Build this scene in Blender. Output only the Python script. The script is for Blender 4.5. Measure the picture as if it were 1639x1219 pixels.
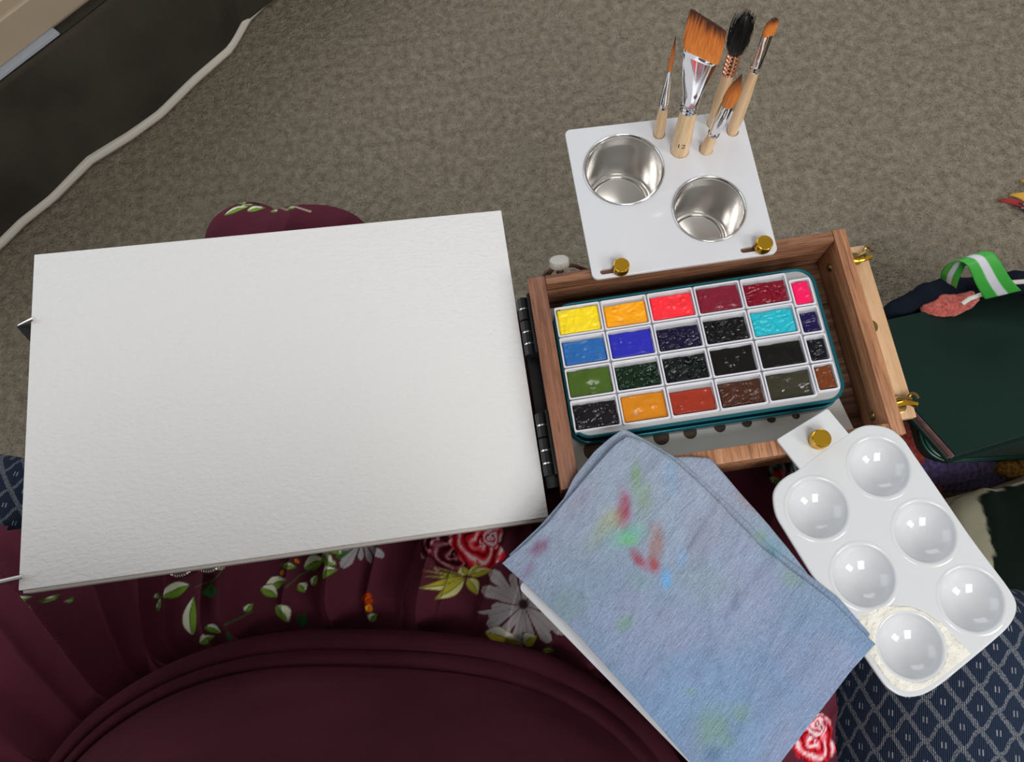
import bpy, bmesh, math, random
import numpy as np
from mathutils import Vector, Matrix

# ------------------------------------------------------------------ scene, camera, light
for o in list(bpy.data.objects): bpy.data.objects.remove(o)
SC = bpy.context.scene
COL = SC.collection
ZL = 600.0            # all lengths below are millimetres; z = 0 is the top of the paint pans, 600 mm above the carpet
F = 1150.0
RC = np.array([[0.9885616, -0.14113507, -0.05316816], [-0.15031513, -0.95076726, -0.27101103], [-0.01230138, 0.27590308, -0.96110674]])
CAM = np.array([-27.367, -168.386, 432.087])

def at(px, py, z):
    """point of the horizontal plane at height z (mm) surveyed from the photograph"""
    d = RC.T @ np.array([(px - 819.5) / F, (py - 609.5) / F, 1.0])
    return CAM + d * ((z - CAM[2]) / d[2])

def W(p): return Vector((p[0] * .001, p[1] * .001, (p[2] + ZL) * .001))

cd = bpy.data.cameras.new('camera'); cam = bpy.data.objects.new('camera', cd); COL.objects.link(cam)
m3 = RC.T @ np.diag([1, -1, -1])
cam.matrix_world = Matrix.Translation(W(CAM)) @ Matrix([list(r) for r in m3]).to_4x4()
cd.sensor_width = 36; cd.lens = F / 1639 * 36; cd.clip_start = .01; cd.clip_end = 50
SC.camera = cam
SC.view_settings.view_transform = 'Standard'; SC.view_settings.look = 'None'
SC.view_settings.gamma = 1; SC.view_settings.use_curve_mapping = False
SC.view_settings.exposure = 0.1
wd = bpy.data.worlds.new('daylight'); SC.world = wd; wd.use_nodes = True
wd.node_tree.nodes['Background'].inputs[0].default_value = (.80, .88, 1, 1)
wd.node_tree.nodes['Background'].inputs[1].default_value = 1.0

def area(name, loc, target, sx, sy, power, col):
    l = bpy.data.lights.new(name, 'AREA'); l.shape = 'RECTANGLE'; l.size = sx; l.size_y = sy; l.energy = power; l.color = col
    o = bpy.data.objects.new(name, l); COL.objects.link(o); o.location = loc
    o.rotation_euler = (Vector(target) - Vector(loc)).to_track_quat('-Z', 'Y').to_euler()
    return o
# daylight entering through the windows behind the sitter; others are added fill
area('daylight_back_a', (.12, -1.24, 2.05), (.16, -.1, .6), .60, .95, 18.5, (1, .98, .95))
area('daylight_back_b', (1.50, -1.24, 2.05), (.3, -.1, .6), .60, .95, 18.5, (1, .98, .95))
area('fill_left', (-2.12, .9, 1.55), (-.6, .7, .3), 1.9, 1.3, 11, (.93, .96, 1))  # added fill light, source on the left is invented
area('fill_far', (.5, 3.02, 1.6), (.2, .8, .3), 2.0, 1.3, 23, (.95, .97, 1))  # added fill light from an invented source on the far side

# ------------------------------------------------------------------ helpers
def srgb(c):
    return tuple(((v / 255) / 12.92 if v / 255 <= .04045 else ((v / 255 + .055) / 1.055) ** 2.4) for v in c) + (1,)

def mat(name, col, rough=.5, metal=0, spec=.5, var=None, vscale=60, vstretch=(1, 1, 1), bump=None, coat=0, sheen=0, attr=False, trans=0, vdet=4, vpos=(.35, .65)):
    """var: second colour mixed in by noise; bump: list of (scale, distance mm, stretch)"""
    m = bpy.data.materials.new(name); m.use_nodes = True; nt = m.node_tree; N = nt.nodes; L = nt.links
    b = N['Principled BSDF']
    b.inputs['Roughness'].default_value = rough; b.inputs['Metallic'].default_value = metal
    b.inputs['Specular IOR Level'].default_value = spec; b.inputs['Coat Weight'].default_value = coat
    b.inputs['Sheen Weight'].default_value = sheen
    if trans: b.inputs['Transmission Weight'].default_value = trans
    c = srgb(col); b.inputs['Base Color'].default_value = c
    tc = N.new('ShaderNodeTexCoord')
    src = None
    if attr:
        a = N.new('ShaderNodeVertexColor'); a.layer_name = 'Col'; src = a.outputs['Color']
    if var:
        mp = N.new('ShaderNodeMapping'); mp.inputs['Scale'].default_value = vstretch
        L.new(tc.outputs['Object'], mp.inputs[0])
        n = N.new('ShaderNodeTexNoise'); n.inputs['Scale'].default_value = vscale; n.inputs['Detail'].default_value = vdet
        L.new(mp.outputs[0], n.inputs[0])
        r = N.new('ShaderNodeValToRGB'); r.color_ramp.elements[0].position = vpos[0]; r.color_ramp.elements[1].position = vpos[1]
        L.new(n.outputs[0], r.inputs[0])
        x = N.new('ShaderNodeMix'); x.data_type = 'RGBA'; L.new(r.outputs[0], x.inputs['Factor'])
        if src: 
            L.new(src, x.inputs['A'])
            mm = N.new('ShaderNodeMix'); mm.data_type = 'RGBA'; mm.blend_type = 'MULTIPLY'; mm.inputs['Factor'].default_value = 1
            L.new(src, mm.inputs['A']); mm.inputs['B'].default_value = srgb(var); L.new(mm.outputs['Result'], x.inputs['B'])
        else:
            x.inputs['A'].default_value = c; x.inputs['B'].default_value = srgb(var)
        src = x.outputs['Result']
    if src: L.new(src, b.inputs['Base Color'])
    prev = None
    for (s, d, st) in (bump or []):
        mp = N.new('ShaderNodeMapping'); mp.inputs['Scale'].default_value = st
        L.new(tc.outputs['Object'], mp.inputs[0])
        n = N.new('ShaderNodeTexNoise'); n.inputs['Scale'].default_value = s; n.inputs['Detail'].default_value = 3
        L.new(mp.outputs[0], n.inputs[0])
        bp = N.new('ShaderNodeBump'); bp.inputs['Strength'].default_value = 1; bp.inputs['Distance'].default_value = d * .001
        L.new(n.outputs[0], bp.inputs['Height'])
        if prev: L.new(prev.outputs[0], bp.inputs['Normal'])
        prev = bp
    if prev: L.new(prev.outputs[0], b.inputs['Normal'])
    m['bsdf'] = 1
    return m

def empty(name, loc, label=None, cat=None, group=None):
    o = bpy.data.objects.new(name, None); COL.objects.link(o); o.location = W(loc); o.empty_display_size = .02
    tag(o, label, cat, group); return o

def tag(o, label=None, cat=None, group=None, kind=None):
    if label: o['label'] = label
    if cat: o['category'] = cat
    if group: o['group'] = group
    if kind: o['kind'] = kind
    return o

def world_of(o):
    v = Vector(o.location)
    while o.parent: o = o.parent; v += Vector(o.location)
    return v

class MB:
    def __init__(s): s.v = []; s.f = []; s.c = None
    def add(s, vs, fs):
        k = len(s.v); s.v += [tuple(map(float, p)) for p in vs]; s.f += [tuple(i + k for i in f) for f in fs]; return s
    def box(s, x0, x1, y0, y1, z0, z1, b=0.0):
        bm = bmesh.new(); bmesh.ops.create_cube(bm, size=1)
        for v in bm.verts:
            v.co = Vector(((x0 + x1) / 2 + v.co.x * (x1 - x0), (y0 + y1) / 2 + v.co.y * (y1 - y0), (z0 + z1) / 2 + v.co.z * (z1 - z0)))
        if b: bmesh.ops.bevel(bm, geom=bm.edges[:], offset=b, segments=2, affect='EDGES', profile=.5)
        s.bm(bm); return s
    def bm(s, bm):
        bm.verts.index_update(); s.add([v.co[:] for v in bm.verts], [[v.index for v in f.verts] for f in bm.faces]); bm.free()
    def tube(s, pts, r, n=12, cap=True, closed=False):
        P = [Vector(p) for p in pts]; rr = r if hasattr(r, '__len__') else [r] * len(P)
        vs = []; up = None
        for i, p in enumerate(P):
            a = P[i - 1] if (i > 0 or closed) else P[i]; b = P[(i + 1) % len(P)] if (i < len(P) - 1 or closed) else P[i]
            t = (b - a).normalized()
            if up is None: up = Vector((0, 0, 1)) if abs(t.z) < .9 else Vector((0, 1, 0))
            x = t.cross(up).normalized(); y = x.cross(t).normalized(); up = y
            for k in range(n):
                an = 2 * math.pi * k / n; vs.append(p + (x * math.cos(an) + y * math.sin(an)) * rr[i])
        fs = []
        m = len(P)
        for i in range(m if closed else m - 1):
            for k in range(n):
                j = (i + 1) % m
                fs.append((i * n + k, i * n + (k + 1) % n, j * n + (k + 1) % n, j * n + k))
        if cap and not closed:
            fs.append(tuple(range(n))[::-1]); fs.append(tuple((m - 1) * n + k for k in range(n)))
        return s.add(vs, fs)
    def lathe(s, prof, c=(0, 0, 0), n=48, axis=None, close=True, sx=1, sy=1):
        """prof: (radius, height) pairs from bottom to top along axis"""
        A = Vector(axis).normalized() if axis is not None else Vector((0, 0, 1))
        X = A.orthogonal().normalized() if axis is not None else Vector((1, 0, 0)); Y = A.cross(X)
        c = Vector(c); vs = []; fs = []
        for (r, h) in prof:
            for k in range(n):
                an = 2 * math.pi * k / n; vs.append(c + A * h + (X * math.cos(an) * sx + Y * math.sin(an) * sy) * max(r, 1e-4))
        for i in range(len(prof) - 1):
            for k in range(n): fs.append((i * n + k, i * n + (k + 1) % n, (i + 1) * n + (k + 1) % n, (i + 1) * n + k))
        if close:
            if prof[0][0] > .01: fs.append(tuple(range(n))[::-1])
            if prof[-1][0] > .01: fs.append(tuple((len(prof) - 1) * n + k for k in range(n)))
        return s.add(vs, fs)
    def prism(s, poly, z0, z1, b=0):
        bm = bmesh.new(); vs = [bm.verts.new((p[0], p[1], z0)) for p in poly]; f = bm.faces.new(vs)
        r = bmesh.ops.extrude_face_region(bm, geom=[f])
        for v in r['geom']:
            if isinstance(v, bmesh.types.BMVert): v.co.z = z1
        bmesh.ops.recalc_face_normals(bm, faces=bm.faces)
        if b: bmesh.ops.bevel(bm, geom=[e for e in bm.edges if abs(e.verts[0].co.z - e.verts[1].co.z) < 1e-6], offset=b, segments=2, affect='EDGES')
        s.bm(bm); return s
    def grid(s, G, close_u=False):
        """G: array (m, n, 3)"""
        m, n = G.shape[:2]; k = len(s.v); s.v += [tuple(p) for p in G.reshape(-1, 3).tolist()]
        for i in range(m - 1):
            for j in range(n - 1): s.f.append((k + i * n + j, k + (i + 1) * n + j, k + (i + 1) * n + j + 1, k + i * n + j + 1))
            if close_u: s.f.append((k + i * n + n - 1, k + (i + 1) * n + n - 1, k + (i + 1) * n, k + i * n))
        return s
    def build(s, name, m, parent=None, ang=35, colors=None, loc=None, solid=0, flip=False):
        me = bpy.data.meshes.new(name)
        org = world_of(parent) if parent else (W(loc) if loc is not None else None)
        V = np.array(s.v, dtype=float)
        if org is None:
            lo = V.min(0); hi = V.max(0); org = W(((lo[0] + hi[0]) / 2, (lo[1] + hi[1]) / 2, lo[2]))
        V = (V + [0, 0, ZL]) * .001 - np.array(org[:])
        me.from_pydata(V.tolist(), [], s.f)
        me.polygons.foreach_set('use_smooth', [True] * len(me.polygons))
        if colors is not None:
            a = me.color_attributes.new('Col', 'FLOAT_COLOR', 'POINT'); a.data.foreach_set('color', np.ascontiguousarray(colors, dtype=np.float32).ravel())
        me.update()
        if flip: me.flip_normals()
        if ang is not None: me.set_sharp_from_angle(angle=math.radians(ang))
        ms = m if isinstance(m, list) else [m]
        for q in ms: me.materials.append(q)
        o = bpy.data.objects.new(name, me); COL.objects.link(o)
        if parent: o.parent = parent
        else: o.location = org
        if solid:
            md = o.modifiers.new('thickness', 'SOLIDIFY'); md.thickness = solid * .001; md.offset = -1
        return o

def circle(cx, cy, r, n=48, a0=0, sx=1, sy=1): return [(cx + r * sx * math.cos(a0 + 2 * math.pi * k / n), cy + r * sy * math.sin(a0 + 2 * math.pi * k / n)) for k in range(n)]

def rounded(poly, r, n=8):
    """round the corners of a polygon; r may be a list"""
    out = []; m = len(poly); rr = r if hasattr(r, '__len__') else [r] * m
    for i in range(m):
        p = Vector(poly[i][:2]); a = Vector(poly[i - 1][:2]) - p; b = Vector(poly[(i + 1) % m][:2]) - p
        ua, ub = a.normalized(), b.normalized()
        if rr[i] <= 0: out.append(tuple(p)); continue
        half = ua.angle(ub) / 2; d = rr[i] / math.tan(half); d = min(d, a.length * .49, b.length * .49); q = d * math.tan(half)
        c = p + (ua + ub).normalized() * (q / math.sin(half))
        s, e = p + ua * d - c, p + ub * d - c
        a0 = math.atan2(s.y, s.x); a1 = math.atan2(e.y, e.x); da = (a1 - a0 + math.pi) % (2 * math.pi) - math.pi
        for k in range(n + 1):
            an = a0 + da * k / n; out.append((c.x + q * math.cos(an), c.y + q * math.sin(an)))
    return out

def plate(loops, z0, z1, bev=.4):
    """flat plate with holes (first loop is the outline) -> MB in mm"""
    cu = bpy.data.curves.new('tmp', 'CURVE'); cu.dimensions = '2D'; cu.fill_mode = 'BOTH'
    for lp in loops:
        sp = cu.splines.new('POLY'); sp.points.add(len(lp) - 1)
        for i, p in enumerate(lp): sp.points[i].co = (p[0], p[1], 0, 1)
        sp.use_cyclic_u = True
    cu.extrude = (z1 - z0) / 2 - bev; cu.bevel_depth = bev; cu.bevel_resolution = 2; cu.offset = -bev
    o = bpy.data.objects.new('tmp', cu); COL.objects.link(o)
    me = bpy.data.meshes.new_from_object(o)
    mb = MB(); mb.add([(v.co.x, v.co.y, v.co.z + (z0 + z1) / 2) for v in me.vertices], [tuple(p.vertices) for p in me.polygons])
    bpy.data.objects.remove(o); bpy.data.curves.remove(cu); bpy.data.meshes.remove(me)
    return mb

_rng = np.random.RandomState(7); _LAT = _rng.rand(256, 256)
def vnoise(x, y):
    x = np.asarray(x, float); y = np.asarray(y, float)
    xi = np.floor(x).astype(int); yi = np.floor(y).astype(int); fx = x - xi; fy = y - yi
    fx = fx * fx * (3 - 2 * fx); fy = fy * fy * (3 - 2 * fy)
    g = lambda a, b: _LAT[a % 256, b % 256]
    return (g(xi, yi) * (1 - fx) + g(xi + 1, yi) * fx) * (1 - fy) + (g(xi, yi + 1) * (1 - fx) + g(xi + 1, yi + 1) * fx) * fy
def fbm(x, y, o=4):
    s = 0; a = .5
    for k in range(o): s = s + a * vnoise(x * 2 ** k + 17.3 * k, y * 2 ** k + 5.1 * k); a *= .5
    return s
def sm(a, b, x): t = np.clip((x - a) / (b - a), 0, 1); return t * t * (3 - 2 * t)
def lin(c): return np.array(srgb(c)[:3])

def wood(name, c1, c2, c3, along='x', rough=.45, scale=1.0, pores=.8):
    m = bpy.data.materials.new(name); m.use_nodes = True; nt = m.node_tree; N = nt.nodes; L = nt.links; b = N['Principled BSDF']
    tc = N.new('ShaderNodeTexCoord'); mp = N.new('ShaderNodeMapping')
    st = {'x': (14, 330, 330), 'y': (330, 14, 330), 'z': (330, 330, 14)}[along]
    mp.inputs['Scale'].default_value = tuple(v * scale for v in st); L.new(tc.outputs['Object'], mp.inputs[0])
    n = N.new('ShaderNodeTexNoise'); n.inputs['Scale'].default_value = 1; n.inputs['Detail'].default_value = 6; n.inputs['Distortion'].default_value = .6
    L.new(mp.outputs[0], n.inputs[0])
    r = N.new('ShaderNodeValToRGB'); e = r.color_ramp.elements; e[0].position = .33; e[0].color = srgb(c3); e[1].position = .66; e[1].color = srgb(c1)
    k = e.new(.48); k.color = srgb(c2); L.new(n.outputs[0], r.inputs[0])
    # fine pores
    mp2 = N.new('ShaderNodeMapping'); mp2.inputs['Scale'].default_value = {'x': (90, 1500, 1500), 'y': (1500, 90, 1500), 'z': (1500, 1500, 90)}[along]
    L.new(tc.outputs['Object'], mp2.inputs[0]); n2 = N.new('ShaderNodeTexNoise'); n2.inputs['Scale'].default_value = 1; n2.inputs['Detail'].default_value = 2
    L.new(mp2.outputs[0], n2.inputs[0]); r2 = N.new('ShaderNodeValToRGB'); r2.color_ramp.elements[0].position = .36; r2.color_ramp.elements[1].position = .46
    r2.color_ramp.elements[0].color = (.45, .42, .4, 1); r2.color_ramp.elements[1].color = (1, 1, 1, 1); L.new(n2.outputs[0], r2.inputs[0])
    x = N.new('ShaderNodeMix'); x.data_type = 'RGBA'; x.blend_type = 'MULTIPLY'; x.inputs['Factor'].default_value = pores
    L.new(r.outputs[0], x.inputs['A']); L.new(r2.outputs[0], x.inputs['B']); L.new(x.outputs['Result'], b.inputs['Base Color'])
    b.inputs['Roughness'].default_value = rough
    bp = N.new('ShaderNodeBump'); bp.inputs['Strength'].default_value = .5; bp.inputs['Distance'].default_value = .0003
    L.new(n2.outputs[0], bp.inputs['Height']); L.new(bp.outputs[0], b.inputs['Normal'])
    return m

# ------------------------------------------------------------------ materials
M = {}
M['acrylic'] = mat('white_acrylic', (206, 208, 214), .08, spec=.45)
M['plastic'] = mat('white_plastic', (203, 206, 210), .07, spec=.45)
M['pan'] = mat('pan_plastic', (212, 212, 220), .3)
M['steel'] = mat('brushed_steel', (216, 214, 212), .2, 1, bump=[(1, .02, (60, 60, 2500))])
M['steel_rim'] = mat('polished_steel', (225, 225, 225), .12, 1)
M['chrome'] = mat('chrome', (232, 232, 236), .08, 1)
M['copper'] = mat('copper_wire', (225, 165, 135), .15, 1)
M['brass'] = mat('brass', (214, 168, 52), .22, 1, bump=[(900, .02, (1, 1, 1))])
M['brass_dull'] = mat('aged_brass', (156, 132, 82), .3, 1)
M['black_metal'] = mat('black_metal', (22, 23, 25), .38, .3)
M['birch'] = wood('birch_handle', (226, 196, 158), (219, 186, 146), (206, 170, 128), 'z', .25, pores=.12)
M['walnut_x'] = wood('walnut_long', (152, 108, 82), (126, 84, 60), (88, 56, 40), 'x')
M['walnut_y'] = wood('walnut_side', (146, 100, 76), (130, 86, 64), (112, 72, 54), 'y', pores=.6)
M['walnut_right'] = wood('walnut_right', (184, 134, 98), (164, 114, 80), (124, 80, 54), 'y', pores=.6)
M['walnut_floor'] = wood('walnut_base', (118, 84, 64), (92, 64, 48), (58, 40, 30), 'x')
M['lightwood'] = wood('light_wood', (208, 172, 134), (200, 162, 124), (188, 150, 112), 'y', .5, .6, pores=.2)
M['teal'] = mat('teal_enamel', (26, 108, 122), .16, .6)
M['tin_inside'] = mat('tin_inside', (205, 207, 212), .3, .7)
M['paper'] = mat('watercolour_paper', (222, 222, 223), .9, spec=.2, bump=[(1, .62, (240, 430, 300)), (1, .16, (900, 1300, 900))])
M['paper_side'] = mat('paper_edges', (196, 190, 186), .9, spec=.2, bump=[(1, .3, (20, 20, 2500))])
M['carpet'] = mat('carpet', (160, 151, 135), 1, spec=.05, var=(130, 121, 106), vscale=75, vdet=9, vpos=(.33, .67), bump=[(420, 5, (1, 1, 1)), (130, 6, (1, 1, 1))])
M['bed_dark'] = mat('dark_brown_cloth', (70, 65, 58), .95, spec=.1, var=(58, 54, 48), vscale=9, bump=[(1500, .4, (1, 1, 1)), (12, 10, (2, 2, .5))])
M['piping'] = mat('pale_piping', (214, 209, 200), .8, spec=.2, bump=[(1200, .3, (1, 1, 1))])
M['tan'] = mat('tan_fabric', (176, 160, 140), .9, spec=.1, bump=[(1500, .3, (1, 1, 1))])
M['crinkle'] = mat('crinkled_beige', (182, 168, 155), .8, spec=.2, bump=[(40, 6, (1, 2.4, 1)), (120, 2, (1, 1, 1))])
M['sheetgrey'] = mat('pale_sheet', (170, 176, 186), .9)
M['dress'] = mat('maroon_jersey', (78, 26, 42), .9, spec=.05, sheen=.0, attr=True, bump=[(1, .25, (2600, 2600, 2600))])
M['bodice'] = mat('maroon_bodice', (68, 31, 41), .9, spec=.04, var=(58, 25, 34), vscale=14, bump=[(1, .25, (2400, 2400, 2400)), (1, 1.6, (12, 40, 60))])
for k_, c_ in (('dress', (150, 74, 92)), ('bodice', (120, 60, 74))):
    M[k_].node_tree.nodes['Principled BSDF'].inputs['Sheen Weight'].default_value = .16; M[k_].node_tree.nodes['Principled BSDF'].inputs['Sheen Tint'].default_value = srgb(c_)
M['skin'] = mat('skin', (206, 158, 132), .55)
M['wall'] = mat('wall_paint', (205, 200, 190), .9)
M['whitepaint'] = mat('white_paint', (235, 234, 230), .6)

# ------------------------------------------------------------------ room
def struct(name, mb, m): o = mb.build(name, m, loc=(0, 0, -600)); o['kind'] = 'structure'; return o
X0, X1, Y0, Y1, ZC = -2200, 2300, -1310, 3100, 2050
struct('floor', MB().box(X0, X1, Y0, Y1, -640, -600), M['carpet'])
struct('ceiling', MB().box(X0, X1, Y0, Y1, ZC, ZC + 60), M['whitepaint'])
def wall(name, a, b, fixed, axis, holes):
    """wall along one axis, with rectangular window openings (s0, s1, z0, z1)"""
    mb = MB(); edges = sorted(holes); s = a
    f0, f1 = fixed
    def bx(s0, s1, z0, z1):
        if axis == 'x': mb.box(s0, s1, f0, f1, z0, z1)
        else: mb.box(f0, f1, s0, s1, z0, z1)
    for (h0, h1, z0, z1) in edges:
        bx(s, h0, -640, ZC + 60); bx(h0, h1, -640, z0); bx(h0, h1, z1, ZC + 60); s = h1
    bx(s, b, -640, ZC + 60)
    struct(name, mb, M['wall'])
wall('wall_back', X0, X1, (Y0 - 100, Y0), 'x', [(-190, 430, 950, 1950), (1190, 1810, 950, 1950)])
wall('wall_front', X0, X1, (Y1, Y1 + 100), 'x', [(-550, 1550, 300, 1700)])  # opening made up to go with the far fill light
wall('wall_left', Y0, Y1, (X0 - 100, X0), 'y', [(-100, 1900, 250, 1650)])  # opening made up to go with the left fill light
wall('wall_right', Y0, Y1, (X1, X1 + 100), 'y', [])
M['glass'] = mat('window_glass', (255, 255, 255), .02, trans=1)
wn = 1
for (axis, f, s0, s1, z0, z1) in (('x', Y0 - 60, -190, 430, 950, 1950), ('x', Y0 - 60, 1190, 1810, 950, 1950), ('x', Y1 + 60, -550, 1550, 300, 1700), ('y', X0 - 60, -100, 1900, 250, 1650)):  # last two windows are invented, framing the added fill lights
    mb = MB(); t = 40
    def bx(a, b, c, d):
        if axis == 'x': mb.box(a, b, f - 20, f + 20, c, d, 3)
        else: mb.box(f - 20, f + 20, a, b, c, d, 3)
    bx(s0, s0 + t, z0, z1); bx(s1 - t, s1, z0, z1); bx(s0, s1, z0, z0 + t); bx(s0, s1, z1 - t, z1); bx(s0, s1, (z0 + z1) / 2 - 15, (z0 + z1) / 2 + 15)
    w = mb.build('window_%d' % wn, M['whitepaint'], loc=((s0 + s1) / 2 if axis == 'x' else f, f if axis == 'x' else (s0 + s1) / 2, z0)); w['kind'] = 'structure'; wn += 1

# ------------------------------------------------------------------ bed at the upper left
bed = empty('bed', (-1000, 1100, -600), 'low bed with dark brown skirt and pale piping on the carpet, cut by the corner', 'bed')
hem_px = [(-60, 440), (-25, 412), (0, 393), (38, 355), (86, 317), (145, 258), (207, 220), (258, 183), (310, 131), (345, 100), (368, 80), (379, 62), (396, 31), (427, 0), (470, -55)]
hem = np.array([at(px, py, -590) for px, py in hem_px]); 
dl = (hem[-1] - hem[0]); dl /= np.linalg.norm(dl)
hem = np.vstack([hem[0] - dl * 700, hem, hem[-1] + dl * 900])
tt = np.linspace(0, 1, 160); cumul = np.r_[0, np.cumsum(np.linalg.norm(np.diff(hem[:, :2], axis=0), axis=1))]; cumul /= cumul[-1]
hemc = np.array([[np.interp(t, cumul, hem[:, k]) for k in range(3)] for t in tt])
nrm = np.array([-dl[1], dl[0], 0]);
top0 = at(0, 136, -400); top1 = at(176, 0, -400); td = (top1 - top0) / np.linalg.norm(top1 - top0)
def topline(p, z, off): # nearest point of the straight mattress edge
    s = (p - top0) @ td; q = top0 + td * s; return np.array([q[0], q[1], z]) + nrm * off
G = []
for j, v in enumerate(np.linspace(0, 1, 22)):
    row = []
    for i, p in enumerate(hemc):
        q = topline(p, -400, 0); s = i * .21
        fold = 7 * math.sin(v * math.pi) * (math.sin(s) + .6 * math.sin(2.3 * s + 1))
        row.append(p * (1 - v) + q * v - nrm * fold * -1)
    G.append(row)
MB().grid(np.array(G)).build('skirt', M['bed_dark'], bed, solid=6, flip=True)
MB().tube(hemc + np.array([0, 0, 3]), 7.5, 10).build('piping', M['piping'], bed)
def slab(o0, o1, z0, z1, L0=-1300, L1=1600, b=0):
    mb = MB(); P = [top0 + td * L0 + nrm * o0, top0 + td * L1 + nrm * o0, top0 + td * L1 + nrm * o1, top0 + td * L0 + nrm * o1]
    P = P if (P[1][0] - P[0][0]) * (P[2][1] - P[1][1]) - (P[1][1] - P[0][1]) * (P[2][0] - P[1][0]) > 0 else P[::-1]
    return mb.prism([p[:2] for p in P], z0, z1, b)
slab(6, 820, -585, -402, -300, 900).build('bed_base', M['bed_dark'], bed)
slab(14, 820, -402, -330, -300, 900, 12).build('mattress', M['tan'], bed)
slab(4, 800, -400, -392, -360, 112, 2).build('sheet', M['sheetgrey'], bed)
# crinkled quilt lying on the mattress
uu = np.linspace(-500, 900, 110); vv = np.linspace(0, 700, 60); G = np.zeros((60, 110, 3))
for j, v in enumerate(vv):
    for i, u in enumerate(uu):
        p = top0 + td * u + nrm * (42 + v + 6 * math.sin(u * .02)); G[j, i] = (p[0], p[1], -326 + 9 * float(fbm(u * .03, v * .03)) + min(v, 14) * .6)
MB().grid(G).build('quilt', M['crinkle'], bed, solid=8, flip=True)

# ------------------------------------------------------------------ armchair (turned about 16 degrees)
ca, sa = math.cos(math.radians(-16)), math.sin(math.radians(-16))
CH = np.array([-130, -430]);
def ch(x, y, z): return (CH[0] + ca * x - sa * y, CH[1] + sa * x + ca * y, z)
def upholstery():
    m = bpy.data.materials.new('navy_diamond_upholstery'); m.use_nodes = True; nt = m.node_tree; N = nt.nodes; L = nt.links; b = N['Principled BSDF']
    b.inputs['Roughness'].default_value = .85; b.inputs['Specular IOR Level'].default_value = .2
    uv = N.new('ShaderNodeUVMap'); uv.uv_map = 'UVMap'
    def math_(op, a, c=None, v=None):
        n = N.new('ShaderNodeMath'); n.operation = op
        for i, q in enumerate((a, c)):
            if q is None: continue
            if isinstance(q, (int, float)): n.inputs[i].default_value = q
            else: L.new(q, n.inputs[i])
        if v is not None: n.inputs[2].default_value = v
        return n.outputs[0]
    sx = N.new('ShaderNodeSeparateXYZ'); L.new(uv.outputs[0], sx.inputs[0]); U, V = sx.outputs[0], sx.outputs[1]   # millimetres
    nz = N.new('ShaderNodeTexNoise'); nz.inputs['Scale'].default_value = .5; L.new(uv.outputs[0], nz.inputs[0])
    nf = N.new('ShaderNodeTexNoise'); nf.inputs['Scale'].default_value = 1.3; nf.inputs['Detail'].default_value = 2; L.new(uv.outputs[0], nf.inputs[0])
    wob = math_('MULTIPLY', math_('SUBTRACT', nz.outputs[0], .5), .10)
    u = math_('DIVIDE', U, 19.0); v = math_('DIVIDE', V, 24.0)
    # lattice lines bow gently, like drawn scales
    bow = math_('MULTIPLY', math_('SINE', math_('MULTIPLY', math_('ADD', u, v), 6.2832)), .05)
    def line(q):
        f = math_('ABSOLUTE', math_('SUBTRACT', math_('FRACT', math_('ADD', math_('ADD', q, wob), 100.0)), .5))
        return math_('LESS_THAN', f, .07)
    l1 = line(math_('ADD', math_('ADD', u, v), bow)); l2 = line(math_('ADD', math_('SUBTRACT', u, v), bow))
    lat = math_('MAXIMUM', l1, l2)
    # small double dash in the middle of every diamond: cell centres where u+v and u-v are both whole
    a = math_('SUBTRACT', math_('FRACT', math_('ADD', math_('ADD', u, v), 100.0)), 0.0); c = math_('FRACT', math_('ADD', math_('SUBTRACT', u, v), 100.0))
    a = math_('SUBTRACT', math_('FRACT', math_('ADD', a, .5)), .5); c = math_('SUBTRACT', math_('FRACT', math_('ADD', c, .5)), .5)
    du = math_('MULTIPLY', math_('ADD', a, c), 9.5); dv = math_('MULTIPLY', math_('SUBTRACT', a, c), 12.0)
    dash = math_('MULTIPLY', math_('LESS_THAN', math_('ABSOLUTE', math_('SUBTRACT', math_('ABSOLUTE', du), .95)), .38), math_('LESS_THAN', math_('ABSOLUTE', dv), 1.7))
    rib = math_('SINE', math_('MULTIPLY', U, 6.2832 / 1.1))
    thread = math_('MULTIPLY', math_('GREATER_THAN', nf.outputs[0], .44), 1.0)
    patt = math_('MULTIPLY', lat, math_('MULTIPLY', thread, .5))
    patt = math_('MAXIMUM', patt, math_('MULTIPLY', dash, .85))
    r = N.new('ShaderNodeMix'); r.data_type = 'RGBA'; r.inputs['A'].default_value = srgb((40, 54, 78)); r.inputs['B'].default_value = srgb((168, 172, 178))
    L.new(patt, r.inputs['Factor'])
    k = N.new('ShaderNodeMix'); k.data_type = 'RGBA'; k.blend_type = 'MULTIPLY'; k.inputs['Factor'].default_value = .45
    L.new(r.outputs['Result'], k.inputs['A'])
    rr = N.new('ShaderNodeMapRange'); rr.inputs[1].default_value = -1; rr.inputs[2].default_value = 1; rr.inputs[3].default_value = .35; rr.inputs[4].default_value = 1; L.new(rib, rr.inputs[0]); L.new(rr.outputs[0], k.inputs['B'])
    L.new(k.outputs['Result'], b.inputs['Base Color'])
    bp = N.new('ShaderNodeBump'); bp.inputs['Distance'].default_value = .0006; L.new(math_('ADD', math_('MULTIPLY', rib, .4), nf.outputs[0]), bp.inputs['Height']); L.new(bp.outputs[0], b.inputs['Normal'])
    return m
M['chair'] = upholstery()
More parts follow.
